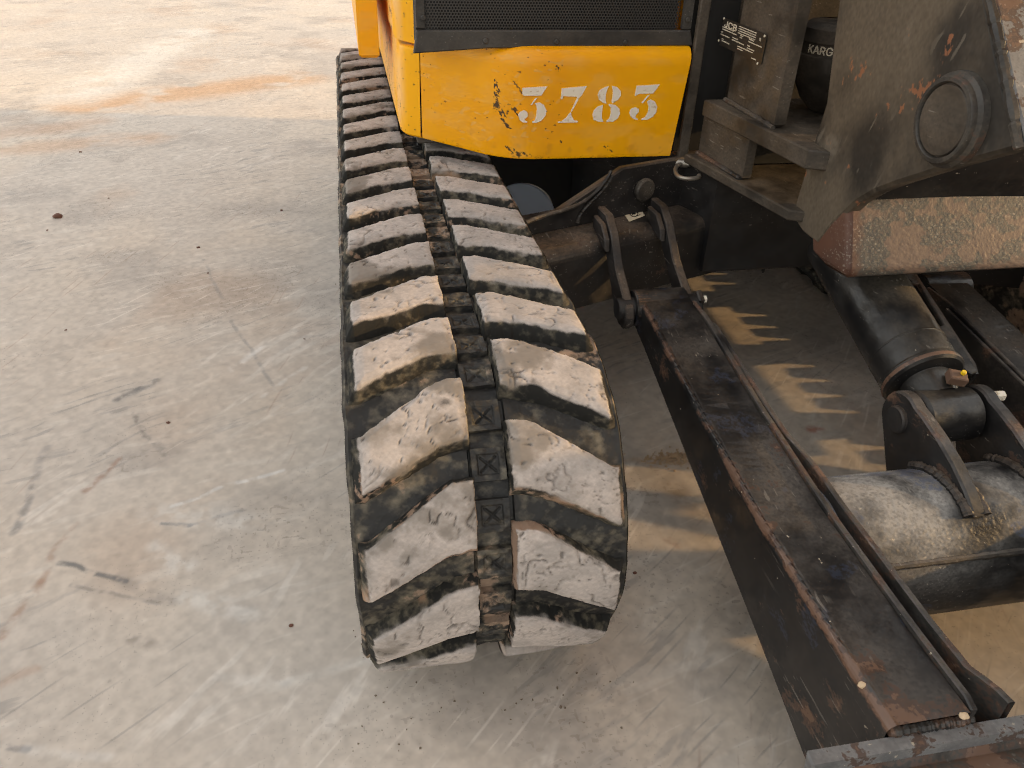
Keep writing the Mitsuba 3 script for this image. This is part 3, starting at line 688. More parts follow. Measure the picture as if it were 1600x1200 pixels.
put("side_blocker", box(1.52, 1.56, 1.46, 2.60, 0.56, 0.72, 0.004), "m_dark", EX)  # added out of view to keep the sun off the chassis leg
put("belly_plate", box(0.16, 1.88, 2.05, 3.9, 0.605, 0.626, 0.004), "m_belly", EX)
# cab and left body, out of the picture above and to the right
put("counter_body", prism([(1.12, 2.0), (1.95, 2.0), (1.95, 3.9), (1.6, 4.30), (1.12, 4.30)], 0.63, 1.2, "z", 0.02), "m_yellow", EX)
put("cab", cat(box(1.13, 1.95, 1.62, 3.4, 2.55, 2.66, 0.02), *[box(x, x + 0.07, y, y + 0.07, 1.202, 2.548, 0.01) for x in (1.13, 1.88) for y in (1.62, 2.5, 3.33)], box(1.13, 1.95, 1.62, 3.4, 1.201, 1.26, 0.01)), "m_black", EX)
for a in ((1.21, 1.87, 1.645, 1.650), (1.21, 1.87, 3.36, 3.365)):
    put("cab_window", box(*a, 1.262, 2.548, 0.001), "m_cab_glass", EX)
for x in (1.16, 1.91):
    for y0, y1 in ((1.695, 2.495), (2.575, 3.325)):
        put("cab_window", box(x, x + 0.005, y0, y1, 1.262, 2.548, 0.001), "m_cab_glass", EX)

# ------------------------------------------------------------------ chassis leg, its brackets and the plates under the body
D = np.array([1, 0.375]) / math.hypot(1, 0.375)
NRM = np.array([-D[1], D[0]])
A0 = np.array([0.374, 1.560])
def on_leg(t, n, z):
    q = A0 + D * t + NRM * n
    return [q[0], q[1], z]
def leg_box(t0, t1, prof, mat, name, parent=EX, mirror=None, label=None):
    """prof: (n, z) section swept along the leg"""
    m = prism(prof, t0, t1, "x", 0.004)
    v = m.vertices.copy()
    q = A0 + np.outer(v[:, 0], D) + np.outer(v[:, 1], NRM)
    m.vertices = np.c_[q, v[:, 2]]
    if mirror is not None:
        m.vertices[:, 0] = 2 * mirror - m.vertices[:, 0]
        m.invert()
    return put(name, m, mat, parent, label=label)
rnd = [(0.03 * (1 - math.cos(a)), 0.47 + 0.03 * math.sin(a)) for a in np.linspace(0, math.pi / 2, 7)]
leg_prof = [(0.0, 0.345)] + rnd + [(0.22, 0.50), (0.22, 0.345)]
XC = 1.02
for mir in (None, XC):
    leg_box(-0.20, 0.84, leg_prof, "m_chassis", "chassis_leg", mirror=mir, label=None if mir else "black box section chassis leg with dust on its top")
# sloping top plate of the leg, rising to the middle
v4 = np.array([on_leg(-0.12, 0.10, 0.503), on_leg(0.40, 0.10, 0.60), on_leg(0.40, 0.16, 0.60), on_leg(-0.12, 0.25, 0.503)])
gus = prism([(-0.15, 0.50), (0.12, 0.545), (0.30, 0.622), (0.86, 0.622), (0.86, 0.50)], 0.105, 0.125, "y", 0.004)
vv = gus.vertices.copy()
q = A0 + np.outer(vv[:, 0], D) + np.outer(vv[:, 1], NRM)
gus.vertices = np.c_[q, vv[:, 2]]
put("gusset_plate", gus, "m_chassis", EX)
wp = [on_leg(t, 0.100, z) for t, z in ((0.02, 0.530), (0.12, 0.547), (0.20, 0.565), (0.245, 0.60), (0.26, 0.622))]
put("weld_bead", weld(wp, 0.0045, 4), "m_weld", EX + "__gusset_plate")
wp = [on_leg(t, 0.100, z) for t, z in ((0.175, 0.51), (0.18, 0.525), (0.20, 0.548), (0.235, 0.575), (0.265, 0.61))]
put("weld_bead", weld(wp, 0.005, 9), "m_weld", EX + "__gusset_plate")
c0, c1 = on_leg(0.365, 0.088, 0.562), on_leg(0.365, 0.104, 0.562)
put("plug", rod(c0, c1, 0.028, 0.004), "m_weld", EX + "__gusset_plate")
# transverse plate under the body with a round opening
tp = Polygon([(0.36, 0.22), (1.72, 0.22), (1.72, 0.622), (0.36, 0.622)]).difference(unary_union([Point(0.487, 0.295).buffer(0.113, 24), sbox(0.374, 0.20, 0.60, 0.295)]))
put("cross_plate", prism(np.array(tp.exterior.coords)[:-1], 2.30, 2.32, "y", 0), "m_dark", EX, False)
put("patch_stand_in", rod((0.487, 2.296, 0.290), (0.487, 2.282, 0.296), 0.113, 0.004, 48), "m_pale_blue", EX, label="added pale blue-grey disc standing in for a bright bluish patch beside the track")  # invented disc; its pale blue stands in for a bright bluish patch
put("turntable", rod((XC, 2.75, 0.35), (XC, 2.75, 0.604), 0.42, 0.01, 64), "m_dark", EX)
put("centre_frame", cat(prism([(0.84, 1.72), (1.20, 1.72), (1.40, 2.28), (0.64, 2.28)], 0.36, 0.622, "z", 0.006)), "m_chassis", EX)
# ribs under the middle of the leg
for t, w in ((0.72, 0.012), (0.80, 0.012)):
    leg_box(t, t + w, [(-0.035, 0.46), (-0.002, 0.49), (-0.002, 0.33), (-0.012, 0.31)], "m_chassis", "rib")

BR = "bracket_plate"
def bracket(x0, x1, pts, mat="m_chassis"):
    return put(BR, prism(pts, x0, x1, "x", 0.003), mat, EX)
def rounded(pts, r):
    return np.array(Polygon(pts).buffer(-r).buffer(r, 8).exterior.coords)[:-1]
PINY, PINZ = 1.475, 0.405
for x0, x1 in ((0.548, 0.568), (0.694, 0.714)):
    yo = (x0 - 0.56) * 0.30
    pl = [(1.72 + yo, 0.512), (1.72 + yo, 0.548), (1.655 + yo, 0.553), (1.606 + yo, 0.528), (1.592 + yo, 0.515), (1.548 + yo * 0.8, 0.468), (1.452 + yo * 0.5, 0.418), (1.440, 0.398), (1.442, 0.378), (1.460, 0.363), (1.488, 0.360), (1.515, 0.372), (1.66 + yo, 0.50)]
    k = bracket(x0, x1, pl)
    put("pad_plate", prism([(1.70 + yo, 0.506), (1.70 + yo, 0.535), (1.64 + yo, 0.538), (1.600 + yo, 0.515), (1.592 + yo, 0.490), (1.62 + yo, 0.49)], x0 - 0.014, x0 - 0.001, "x", 0.003), "m_chassis", k)
pin = put("bracket_pin", rod((0.536, PINY, PINZ), (0.728, PINY, PINZ), 0.024, 0.003), "m_clevis", EX)
put("bolt_lug", prism([(1.452, 0.425), (1.478, 0.438), (1.492, 0.42), (1.485, 0.392), (1.465, 0.390)], 0.7165, 0.730, "x", 0.003), "m_chassis", EX)
put("bolt_head", cat(rod((0.7305, 1.468, 0.420), (0.738, 1.468, 0.420), 0.0085, 0.001, 6)), "m_white_paint", EX, 20, label="white painted bolt head beside the arm bracket")
st = [on_leg(t, n, 0.5015) for t, n in ((0.312, 0.050), (0.352, 0.052), (0.352, 0.098), (0.312, 0.096))]
def quad_frame(o, u, v):
    """maps a flat mesh in xy (z up) onto the plane at o with axes u, v"""
    o, u, v = (np.array(k, float) for k in (o, u, v))
    w = np.cross(u, v)
    w /= np.linalg.norm(w)
    def f(m):
        m = m.copy()
        p = m.vertices
        m.vertices = o + p[:, :1] * u + p[:, 1:2] * v + p[:, 2:] * w
        return m
    return f
S0 = np.array([0.6347, 1.7295, 0.5015])
SU = (np.array([0.6867, 1.7643, 0.5015]) - S0) / 0.050
SV = (np.array([0.6389, 1.7994, 0.5015]) - S0) / 0.046
fs = quad_frame(S0, SU, SV)
skey = put("sticker", fs(box(0, 0.050, 0, 0.046, 0, 0.0008, 0)), "m_sticker", EX, False, label="cream sticker with a black hook symbol on the chassis leg")
def stroke(pts, w=0.0012):
    from shapely.geometry import LineString
    return [trimesh.creation.extrude_polygon(Polygon(LineString(pts).buffer(w).exterior), 0.0006, engine="earcut")]
ring = [(0.025 + 0.011 * math.cos(a), 0.021 + 0.012 * math.sin(a)) for a in np.linspace(math.radians(150), math.radians(390), 18)]
sm = stroke(ring) + stroke([(0.025 + 0.005 * math.cos(a), 0.024 + 0.004 * math.sin(a)) for a in np.linspace(0, 6.0, 14)], 0.0008) + stroke([(0.006, 0.030), (0.012, 0.033), (0.0155, 0.028)]) + stroke([(0.044, 0.033), (0.038, 0.035), (0.0345, 0.028)]) + stroke([(0.018, 0.019), (0.030, 0.018)], 0.0008) + stroke([(0.017, 0.033), (0.025, 0.036), (0.033, 0.034)], 0.0007) + stroke([(0.029, 0.009), (0.038, 0.008)], 0.0008)
put("hook_symbol", fs(cat(*sm).apply_translation([0, 0, 0.0009])), "m_black", skey, False)

# ------------------------------------------------------------------ dozer arms, cross tube, blade
def arm(mirror=None, mat="m_arm"):
    def go(m):
        if mirror is not None:
            m = m.copy()
            m.vertices[:, 0] = 2 * mirror - m.vertices[:, 0]
            m.invert()
        return m
    ys = np.linspace(1.47, 0.482, 60)
    top = np.interp(ys, [0.45, 0.60, 0.85, 1.10, 1.40, 1.50], [0.353, 0.352, 0.360, 0.385, 0.428, 0.440])
    bot = np.interp(ys, [0.45, 0.578, 0.80, 1.09, 1.40, 1.50], [0.105, 0.128, 0.190, 0.267, 0.350, 0.372])
    sec = []
    rr = 0.014
    for y, t, b in zip(ys, top, bot):
        row = [(0.580, b), (0.580, t - rr)] + [(0.580 + rr * (1 - math.cos(a)), t - rr + rr * math.sin(a)) for a in np.linspace(0.25, math.pi / 2, 6)]
        row += [(0.640, t + 0.001), (0.690, t + 0.002), (0.690, b)]
        sec.append([[x, y, z] for x, z in row])
    sec = np.array(sec)
    n, m = sec.shape[:2]
    i, j = np.meshgrid(np.arange(n - 1), np.arange(m), indexing="ij")
    j2 = (j + 1) % m
    F = np.stack([i * m + j, (i + 1) * m + j, (i + 1) * m + j2, i * m + j2], -1).reshape(-1, 4)
    body = trimesh.Trimesh(sec.reshape(-1, 3), np.vstack([F[:, [0, 1, 2]], F[:, [0, 2, 3]]]), process=False)
    wr = np.zeros((n, m))
    wr[:, 1:8] = [0.45, 0.8, 1, 1, 0.8, 0.6, 0.45]
    wr[:, 0] = 0.2
    wr[:, m - 3] = 0.05
    wr = np.maximum(wr, (np.interp(ys, [0.478, 0.56, 0.70], [0.55, 0.25, 0.0]))[:, None])
    body = trimesh.Trimesh(body.vertices, body.faces, process=False)
    key = put("dozer_arm", go(body), mat, EX, False, uv=np.c_[wr.ravel(), np.tile(np.arange(m) / m, n)], label=None if mirror else "black blade arm with rusty edges and worn top face")
    boss = rod((0.572, PINY, PINZ), (0.690, PINY, PINZ), 0.040, 0.003)
    put("pivot_boss", go(boss), "m_arm", key)
    top2 = lambda y: float(np.interp(y, ys[::-1], top[::-1]))
    bot2 = lambda y: float(np.interp(y, ys[::-1], bot[::-1]))
    fl = [(1.44, bot2(1.44)), (1.44, top2(1.44))] + [(y, top2(y) + 0.010) for y in np.linspace(1.36, 0.50, 14)] + [(0.483, top2(0.483) + 0.004), (0.483, bot2(0.483))]
    put("side_plate", go(prism(fl, 0.6915, 0.7015, "x", 0.002)), "m_edge", key, label=None if mirror else "brown scraped top edge of the arm side plate")
    # outer flange plate, bowed away from the arm between its ends
    yy = np.linspace(1.35, 0.483, 48)
    off = np.interp(yy, [0.480, 0.510, 0.535, 0.62, 0.80, 0.92, 0.96, 1.02, 1.35], [0.040, 0.034, 0.018, 0.016, 0.017, 0.016, 0.012, 0.003, 0.0012])
    V = []
    for y, o in zip(yy, off):
        t = top2(y) + np.interp(y, [0.48, 0.55, 1.0, 1.35], [0.008, 0.012, 0.010, 0.004])
        b = bot2(y) + 0.02
        x0 = 0.702 + o
        x1 = x0 + 0.010
        V.append([[x0, y, b], [x0, y, t - 0.002], [x0 + 0.002, y, t], [x1 - 0.002, y, t], [x1, y, t - 0.002], [x1, y, b]])
    V = np.array(V)
    n, m = V.shape[:2]
    i, j = np.meshgrid(np.arange(n - 1), np.arange(m), indexing="ij")
    j2 = (j + 1) % m
    F = np.stack([i * m + j, (i + 1) * m + j, (i + 1) * m + j2, i * m + j2], -1).reshape(-1, 4)
    fm = trimesh.Trimesh(V.reshape(-1, 3), np.vstack([F[:, [0, 1, 2]], F[:, [0, 2, 3]]]), process=False)
    trimesh.repair.fix_normals(fm)
    put("flange_plate", go(fm), "m_edge", key, 40)
    return key
arm_l = arm()
arm_r = arm(0.98, "m_arm_side")

TY, TZ, TR = 0.880, 0.228, 0.126
tube = EX + "__cross_tube"
tp = lathe([(0, 0), (TR, 0), (TR, 0.61), (0, 0.61)], 96)
scene[tube] = mikit.ply(along(tp, (0.70, TY, TZ), (1.31, TY, TZ)), "m_tube", smooth=40)
labels[tube] = {"label": "thick dusty cross tube with worn paint between the blade arms"}
an = math.radians(149)
put("seam_weld", weld([(x, TY + (TR + 0.001) * math.cos(an), TZ + (TR + 0.001) * math.sin(an)) for x in (0.72, 1.31)], 0.0055, 2), "m_weld", tube)
CPY, CPZ = 1.036, 0.379
def clevis(x0, x1, nm):
    head = [(CPY + 0.052 * math.cos(a), CPZ + 0.052 * math.sin(a)) for a in np.linspace(math.radians(-20), math.radians(120), 14)]
    tail = [(0.985, 0.420), (0.940, 0.409), (0.890, 0.392), (0.845, 0.370), (0.818, 0.352), (0.811, 0.342), (0.822, 0.330)]
    arc = [(TY + (TR - 0.004) * math.cos(a), TZ + (TR - 0.004) * math.sin(a)) for a in np.linspace(math.radians(140), math.radians(5), 14)]
    k = put(nm, prism(head + tail + arc, x0, x1, "x", 0.004), "m_clevis", tube)
    for s in (x0 - 0.003, x1 + 0.003):
        wa = np.linspace(math.radians(120), math.radians(50), 14)
        put("weld_bead", weld([(s, TY + (TR + 0.004) * math.cos(a), TZ + (TR + 0.004) * math.sin(a)) for a in wa], 0.0085, int(s * 100)), "m_chassis", tube)
    return k
clevis(0.943, 0.969, "clevis_plate")
clevis(1.094, 1.120, "clevis_plate")
put("clevis_pin", rod((0.934, CPY, CPZ), (1.132, CPY, CPZ), 0.026, 0.003), "m_chassis", EX)
put("pin_bolt", rod((1.1205, CPY - 0.008, CPZ + 0.040), (1.140, CPY - 0.008, CPZ + 0.040), 0.010, 0.002, 6), "m_white_paint", EX, 20, label="white bolt beside the cylinder clevis")

# the blade's lift cylinder
C0 = np.array([1.038, CPY, CPZ])
C1 = np.array([1.038, 1.62, 0.585])
cd = (C1 - C0) / np.linalg.norm(C1 - C0)
cyl = EX + "__blade_cylinder"
LC = np.linalg.norm(C1 - C0)
r = 0.074
prof = [(0, 0.070), (0.046, 0.070), (0.048, 0.077), (0.072, 0.079), (0.0765, 0.083), (0.0765, 0.095), (0.0745, 0.098), (r, 0.101), (r, 0.148), (r + 0.0010, 0.149), (r + 0.001, 0.151), (r, 0.153), (r, 0.47), (r - 0.006, 0.478), (0.030, 0.482), (0, 0.482)]
scene[cyl] = mikit.ply(along(lathe(prof, 72), C0, C1), "m_cylinder", smooth=35)
labels[cyl] = {"label": "black hydraulic blade cylinder with scratched glossy paint"}
put("gland_ring", along(lathe([(0.0768, 0.084), (0.0774, 0.086), (0.0774, 0.090), (0.0768, 0.092)], 64), C0, C1), "m_rusty", cyl)
eye = rod((0.974, CPY, CPZ), (1.088, CPY, CPZ), 0.050, 0.006)
put("rod_eye", cat(eye, along(lathe([(0, 0.03), (0.044, 0.03), (0.050, 0.060), (0.050, 0.074), (0, 0.074)], 48), C0, C1)), "m_cylinder", cyl)
side = np.array([1.0, 0, 0])
upv = np.cross(side, cd)
gp = C0 + cd * 0.040 + upv * 0.050 + side * 0.012
put("grease_block", along(box(-0.016, 0.016, -0.012, 0.012, 0, 0.020, 0.002), gp, gp + upv), "m_rusty", cyl)
put("grease_cap", rod(gp + upv * 0.0205 + side * 0.006, gp + upv * 0.028 + side * 0.006, 0.0045, 0.001, 16), "m_yellow_cap", cyl, label="yellow cap on the grease nipple")
# guard rail on the right of the barrel
def guard(a0, a1, w0, w1, z, nm):
    pass
def on_cyl(a, b, c):
    return C0 + cd * a + side * b + upv * c
gpoly = [(0.085, 0.079), (0.075, 0.089), (0.080, 0.105), (0.48, 0.116), (0.48, 0.084), (0.335, 0.084), (0.320, 0.088), (0.315, 0.100), (0.215, 0.0975), (0.20, 0.096), (0.196, 0.080)]
gm = prism(gpoly, 0.010, 0.020, "z", 0.002)
gv = gm.vertices.copy()
gm.vertices = C0 + np.outer(gv[:, 0], cd) + np.outer(gv[:, 1], side) + np.outer(gv[:, 2], upv)
gm2 = prism([(0.08, -0.07), (0.48, -0.07), (0.48, 0.018), (0.10, 0.018), (0.08, 0.010)], 0.104, 0.114, "z", 0.002)
gv = gm2.vertices.copy()
gm2.vertices = C0 + np.outer(gv[:, 0], cd) + np.outer(gv[:, 2], side) + np.outer(gv[:, 1], upv)
trimesh.repair.fix_normals(gm)
trimesh.repair.fix_normals(gm2)
put("guard_plate", gm, "m_edge", cyl, label="grey edged guard plate beside the cylinder")
put("guard_plate", gm2, "m_chassis", cyl)

# blade
def blade_section():
    pts_out = [(0.470, 0.345), (0.464, 0.338), (0.440, 0.27), (0.432, 0.20), (0.440, 0.12), (0.455, 0.05), (0.45, 0.03)]
    return pts_out
rear = [(0.480, 0.334), (0.462, 0.334), (0.448, 0.27), (0.444, 0.18), (0.452, 0.10), (0.468, 0.04), (0.484, 0.04), (0.470, 0.10), (0.463, 0.18), (0.466, 0.27)]
blade = put("dozer_blade", prism(rear, 0.474, 1.92, "x", 0.003), "m_bare", EX, label="worn dozer blade with a bare steel top edge")
put("top_roll", cat(prism([(0.459, 0.320), (0.451, 0.313), (0.425, 0.323), (0.395, 0.326), (0.372, 0.316), (0.366, 0.297), (0.380, 0.280), (0.444, 0.268)], 0.462, 1.92, "x", 0.004)), "m_rusty", blade)
put("back_rib", weld([(0.585, 0.484, 0.338), (0.70, 0.484, 0.338)], 0.007, 3), "m_rusty", blade)

# ------------------------------------------------------------------ king post, data plate
KX = 0.84
lowear = [(0.7833, 1.8037), (0.8571, 1.4156)]
upear = [(0.8002, 1.7796), (0.8491, 1.3832)]
def ear(a, b, z0, z1, nm):
    (ax, ay), (bx, by) = a, b
    pl = [(ax, ay), (bx, by), (bx + 0.06, by - 0.03), (bx + 0.30, by - 0.03), (1.28, ay)]
    return put(nm, prism(pl, z0, z1, "z", 0.003), "m_king", EX)
ear(*lowear, 0.618, 0.640, "lower_ear")
ue = ear(*upear, 0.735, 0.772, "upper_ear")
(ux0, uy0), (ux1, uy1) = upear
(lx0, ly0), (lx1, ly1) = lowear
# upright wall on the upper ear
def wall_poly():
    return [(ux0 + 0.008, uy0 - 0.02), (ux0 + 0.040, uy0 - 0.02), (ux1 + 0.010, uy1 + 0.10), (ux1 - 0.022, uy1 + 0.10)]
wp = [(0.846, uy0 - 0.02), (0.866, uy0 - 0.02), (0.874, 1.530), (0.848, 1.530)]
kw = put("king_post", prism(wp, 0.7735, 1.30, "z", 0.006), "m_king", EX, label="dusty black upright king post wall")
put("weld_bead", weld([(0.842, uy0 - 0.02, 0.775), (0.845, 1.525, 0.775)], 0.006, 5), "m_weld", kw)
put("back_wall", box(0.902, 1.30, 1.890, 1.910, 0.60, 1.30, 0.004), "m_king", EX)
put("far_wall", prism([(1.26, 1.84), (1.30, 1.84), (1.30, 1.42), (1.26, 1.42)], 0.773, 1.30, "z", 0.004), "m_king", EX)
# wall between the ears with the dark opening
put("ear_web", prism([(0.815, 1.80), (0.835, 1.80), (0.858, 1.60), (0.838, 1.60)], 0.6415, 0.7335, "z", 0.004), "m_king", EX)
put("weld_bead", weld([(0.812, 1.80, 0.6425), (0.835, 1.605, 0.6425)], 0.006, 8), "m_edge", EX + "__lower_ear")
put("ear_back", box(0.88, 1.28, 1.70, 1.72, 0.642, 0.733, 0.002), "m_dark", EX)
# vertical edge strip beside the yellow panel
put("post_flange", prism([(1.835, 0.612), (1.850, 0.612), (1.850, 1.30), (1.835, 1.30)], 0.781, 0.806, "x", 0.003), "m_king", EX)
put("gap_filler", box(0.785, 0.90, 1.885, 1.90, 0.62, 1.50, 0.003), "m_dark", EX)  # dark sheet added in the gap in place of its shade
# shackle hung under the lower ear
sh = [(0.765 + 0.016 * math.cos(a), 1.79 - 0.0 + 0.010 * math.cos(a), 0.604 + 0.022 * math.sin(a)) for a in np.linspace(0, 2 * math.pi, 30)]
shp = np.array([(0.8018, 1.8070, 0.6100), (0.7863, 1.8183, 0.6100), (0.7594, 1.7908, 0.6100), (0.7454, 1.7534, 0.6100), (0.7472, 1.7160, 0.6100), (0.7669, 1.7096, 0.6100), (0.7942, 1.7304, 0.6100)])
put("shackle", cat(pipe(smooth_path(shp, 40), 0.0050, 10), rod(shp[0] + [0, 0.01, 0.0], shp[1] + [-0.02, 0.015, 0.0], 0.010)), "m_bright_steel", EX)

# data plate with its printing, on the king post wall
DPo = np.array([0.8445, *(1.8442, 0.8694)])
DPu = np.array([0.8445, *(1.6256, 0.8814)]) - DPo
DPv = np.array([0.8445, *(1.8402, 0.9272)]) - DPo
PW, PH = float(np.linalg.norm(DPu)), float(np.linalg.norm(DPv))
DPu = np.array([0, -1, 0.0])
DPv = np.array([0, 0, 1.0])
fd = quad_frame(np.array([0.8452, DPo[1], 0.878]), DPu, DPv)
dk = put("data_plate", fd(box(0, PW, 0, PH, 0, 0.0012, 0)), "m_plate", EX, False, label="black maker's data plate riveted to the king post, printed JCB")
def P(m, x, y):
    m = m.copy()
    m.apply_translation([x, y, 0.0016])
    return fd(m)
sx = PW / 0.225
letters = meshkit.text_mesh("JCB", 0.0125, 0.0006, bold=True)
letters.apply_scale([PW * 0.30 / letters.extents[0], 1, 1])
put("logo", P(letters, PW * 0.05, PH * 0.70), "m_print", dk, False)
ce = meshkit.text_mesh("CE", 0.0055, 0.0006)
put("ce_mark", P(ce, PW * 0.87, PH * 0.72), "m_print", dk, False)
rng = random.Random(4)
bars = []
def textrow(x0, x1, y, h):
    x = x0
    while x < x1 - 0.0015:
        w = rng.uniform(0.0015, 0.0045)
        bars.append(P(box(x * 1.0, min(x + w, x1), 0, h * rng.uniform(0.7, 1.0), 0, 0.0005, 0), 0, y))
        x += w + rng.uniform(0.0005, 0.0012)
for k in range(4):
    textrow(PW * 0.40, PW * 0.80, PH * (0.90 - 0.075 * k), 0.0021)
for fx0, fx1, fy in ((0.02, 0.30, .66), (0.02, 0.38, .58), (0.46, 0.53, .62), (0.46, .51, .55), (0.66, 0.78, .62), (0.66, 0.95, .53), (0.0, 0.06, .47), (0.0, 0.22, .38), (0.29, 0.42, .44), (0.29, .58, .36), (0.65, .72, .39), (0.65, .82, .31), (0.05, 0.10, .24), (0.05, .25, .17), (0.44, .80, .23), (0.44, .58, .15), (0.78, .88, .05)):
    textrow(PW * fx0, PW * fx1, PH * fy, 0.0024)
put("small_print", cat(*bars), "m_print", dk, False)
lines = []
for x0, x1, y0, y1 in ((.32, .62, .56, .68), (.07, .27, .36, .5), (.44, .62, .34, .48), (.74, .96, .36, .50), (.12, .42, .14, .27), (.8, .96, .52, .66)):
    for a in ((x0, x1, y0, y0), (x0, x1, y1, y1), (x0, x0, y0, y1), (x1, x1, y0, y1)):
        lines.append(P(box(PW * a[0], PW * a[1] + 0.0004, 0, PH * (a[3] - a[2]) + 0.0004, 0, 0.0004, 0), 0, PH * a[2]))
put("cell_lines", cat(*lines), "m_king", dk, False)
for fx, fy in ((0.02, 0.97), (0.97, 0.93), (-0.02, 0.14), (0.93, -0.02)):
    put("rivet", P(lathe([(0, 0), (0.0028, 0), (0.0024, 0.0014), (0, 0.002)], 14), PW * fx, PH * fy), "m_print", dk, 30)

# lettered boot of the swing cylinder behind the post
by0, bx0 = 1.70, 1.02
bootc = np.array([1.03, 1.66, 0.0])
boot = lathe([(0, 0.775), (0.030, 0.775), (0.055, 0.80), (0.080, 0.845), (0.086, 0.87), (0.086, 0.893), (0.082, 0.896), (0.082, 0.918), (0.086, 0.921), (0.080, 0.945), (0.066, 0.955), (0, 0.957)], 56)
boot.apply_translation(bootc)
bk = put("swing_boot", boot, "m_king", EX, label="round black boot with a pale lettered band behind the post")
band = meshkit.text_mesh("KARGEN", 0.015, 0.0010, bold=True)
bvv = band.vertices.copy()
ang = math.radians(195) + (bvv[:, 0] - 0.0) / 0.082
rad = 0.0822 + bvv[:, 2]
band.vertices = np.c_[bootc[0] + rad * np.cos(ang), bootc[1] + rad * np.sin(ang), 0.900 + bvv[:, 1]]
put("lettering", band, "m_print", bk, False)

# ------------------------------------------------------------------ swing post (boom foot)
PX = 0.885
side_px = [(1.4629, 1.0833), (1.4590, 1.0217), (1.4464, 0.9588), (1.4217, 0.8500), (1.4363, 0.7353), (1.4488, 0.6130), (1.3982, 0.5995), (1.3326, 0.5992), (1.3015, 0.6515), (1.2523, 0.7127), (1.2083, 0.7497), (1.1573, 0.7819), (1.0535, 0.8421), (0.9375, 0.9048), (0.9612, 0.9353), (0.9895, 0.9625), (1.0350, 1.0119), (1.0866, 1.0698), (1.1286, 1.1138)]
sp = put("swing_post", prism(side_px, PX, PX + 0.034, "x", 0.006), "m_post", EX, label="worn grey black swing post plate with a rust ringed pivot pin")
PP = np.array([PX, *(1.0699, 0.9086)])
ring = lathe([(0.050, 0), (0.0705, 0), (0.069, 0.010), (0.0635, 0.015), (0.063, 0.021), (0.061, 0.0235), (0.0555, 0.024), (0.0540, 0.022), (0.053, 0.017), (0.050, 0.017)], 72)
put("pin_boss", along(ring, PP, PP + [-1, 0, 0]), "m_ring", sp)
put("pivot_pin", along(lathe([(0, 0), (0.0515, 0), (0.0515, 0.020), (0.050, 0.0215), (0, 0.0215)], 56), PP, PP + [-1, 0, 0]), "m_king", sp)
hp = smooth_path([(1.30, 1.30, 1.22), (1.305, 1.22, 1.10), (1.32, 1.20, 0.98), (1.36, 1.26, 0.88), (1.40, 1.40, 0.84)], 60)
put("hose", pipe(hp, 0.020 + 0.0022 * np.sin(np.arange(60) * 2.1), 14), "m_dark", EX, 60)
# front wrap of the post and the right-hand side plate
e0, e1, e2, e3 = [(0.9375, 0.9048), (0.9895, 0.9625), (1.0866, 1.0698), (1.1286, 1.1138)]
front_w = prism([(e0[0], e0[1]), (e0[0] - 0.012, e0[1] + 0.004), (e1[0] - 0.012, e1[1]), (e2[0] - 0.012, e2[1]), (e3[0] - 0.012, e3[1]), (e3[0], e3[1]), (e2[0], e2[1]), (e1[0], e1[1])], PX + 0.008, PX + 0.075, "x", 0.003)
put("front_plate", front_w, "m_bare", sp, label="pale dusty front edge of the swing post with sky light put into its colour")  # paleness is dust plus sky light put into the colour
put("inner_wall", box(PX + 0.08, PX + 0.60, 1.22, 1.24, 0.845, 1.25, 0.003), "m_dark", sp)
put("edge_bead", weld([(PX + 0.004, e0[0], e0[1]), (PX + 0.004, e1[0] - 0.003, e1[1]), (PX + 0.004, e2[0] - 0.003, e2[1]), (PX + 0.004, e3[0], e3[1])], 0.0075, 6), "m_ring", sp)
put("cove_plate", prism([(1.290, 0.690), (1.262, 0.770), (1.200, 0.838), (1.215, 0.850), (1.290, 0.795), (1.330, 0.700)], PX + 0.036, PX + 0.60, "x", 0.004), "m_cylinder", sp)
# gritty nose plate across the bottom
N = {'a': [np.float64(0.885), np.float64(1.3320575625712452), np.float64(0.5980902632300981)], 'b': [np.float64(0.885), np.float64(1.246820092491584), np.float64(0.714690673119058)]}
na, nb_ = np.array(N["a"]), np.array(N["b"])
nose = [(na[0], na[1] + 0.0, na[2])]
nose_poly = [(1.352, 0.572), (1.300, 0.566), (1.232, 0.574), (1.222, 0.582), (1.228, 0.600), (1.268, 0.690), (1.282, 0.704), (1.300, 0.706), (1.40, 0.66)]
nose = prism(nose_poly, PX + 0.002, PX + 0.62, "x", 0.012)
nv = nose.vertices.copy()
k = np.clip((nv[:, 2] - 0.59) / 0.11, 0, 1) * np.clip((nv[:, 0] - PX - 0.03) / 0.6, 0, 1)
nose.vertices = np.c_[nv[:, 0], nv[:, 1] + 0.05 * k, nv[:, 2] + 0.05 * k]
put("nose_plate", nose, "m_grit", sp, 50, label="gritty rust flecked nose plate under the swing post")
put("nose_weld", weld([(PX + 0.03, 1.305, 0.706), (PX + 0.30, 1.32, 0.725)], 0.006, 7), "m_weld", sp)

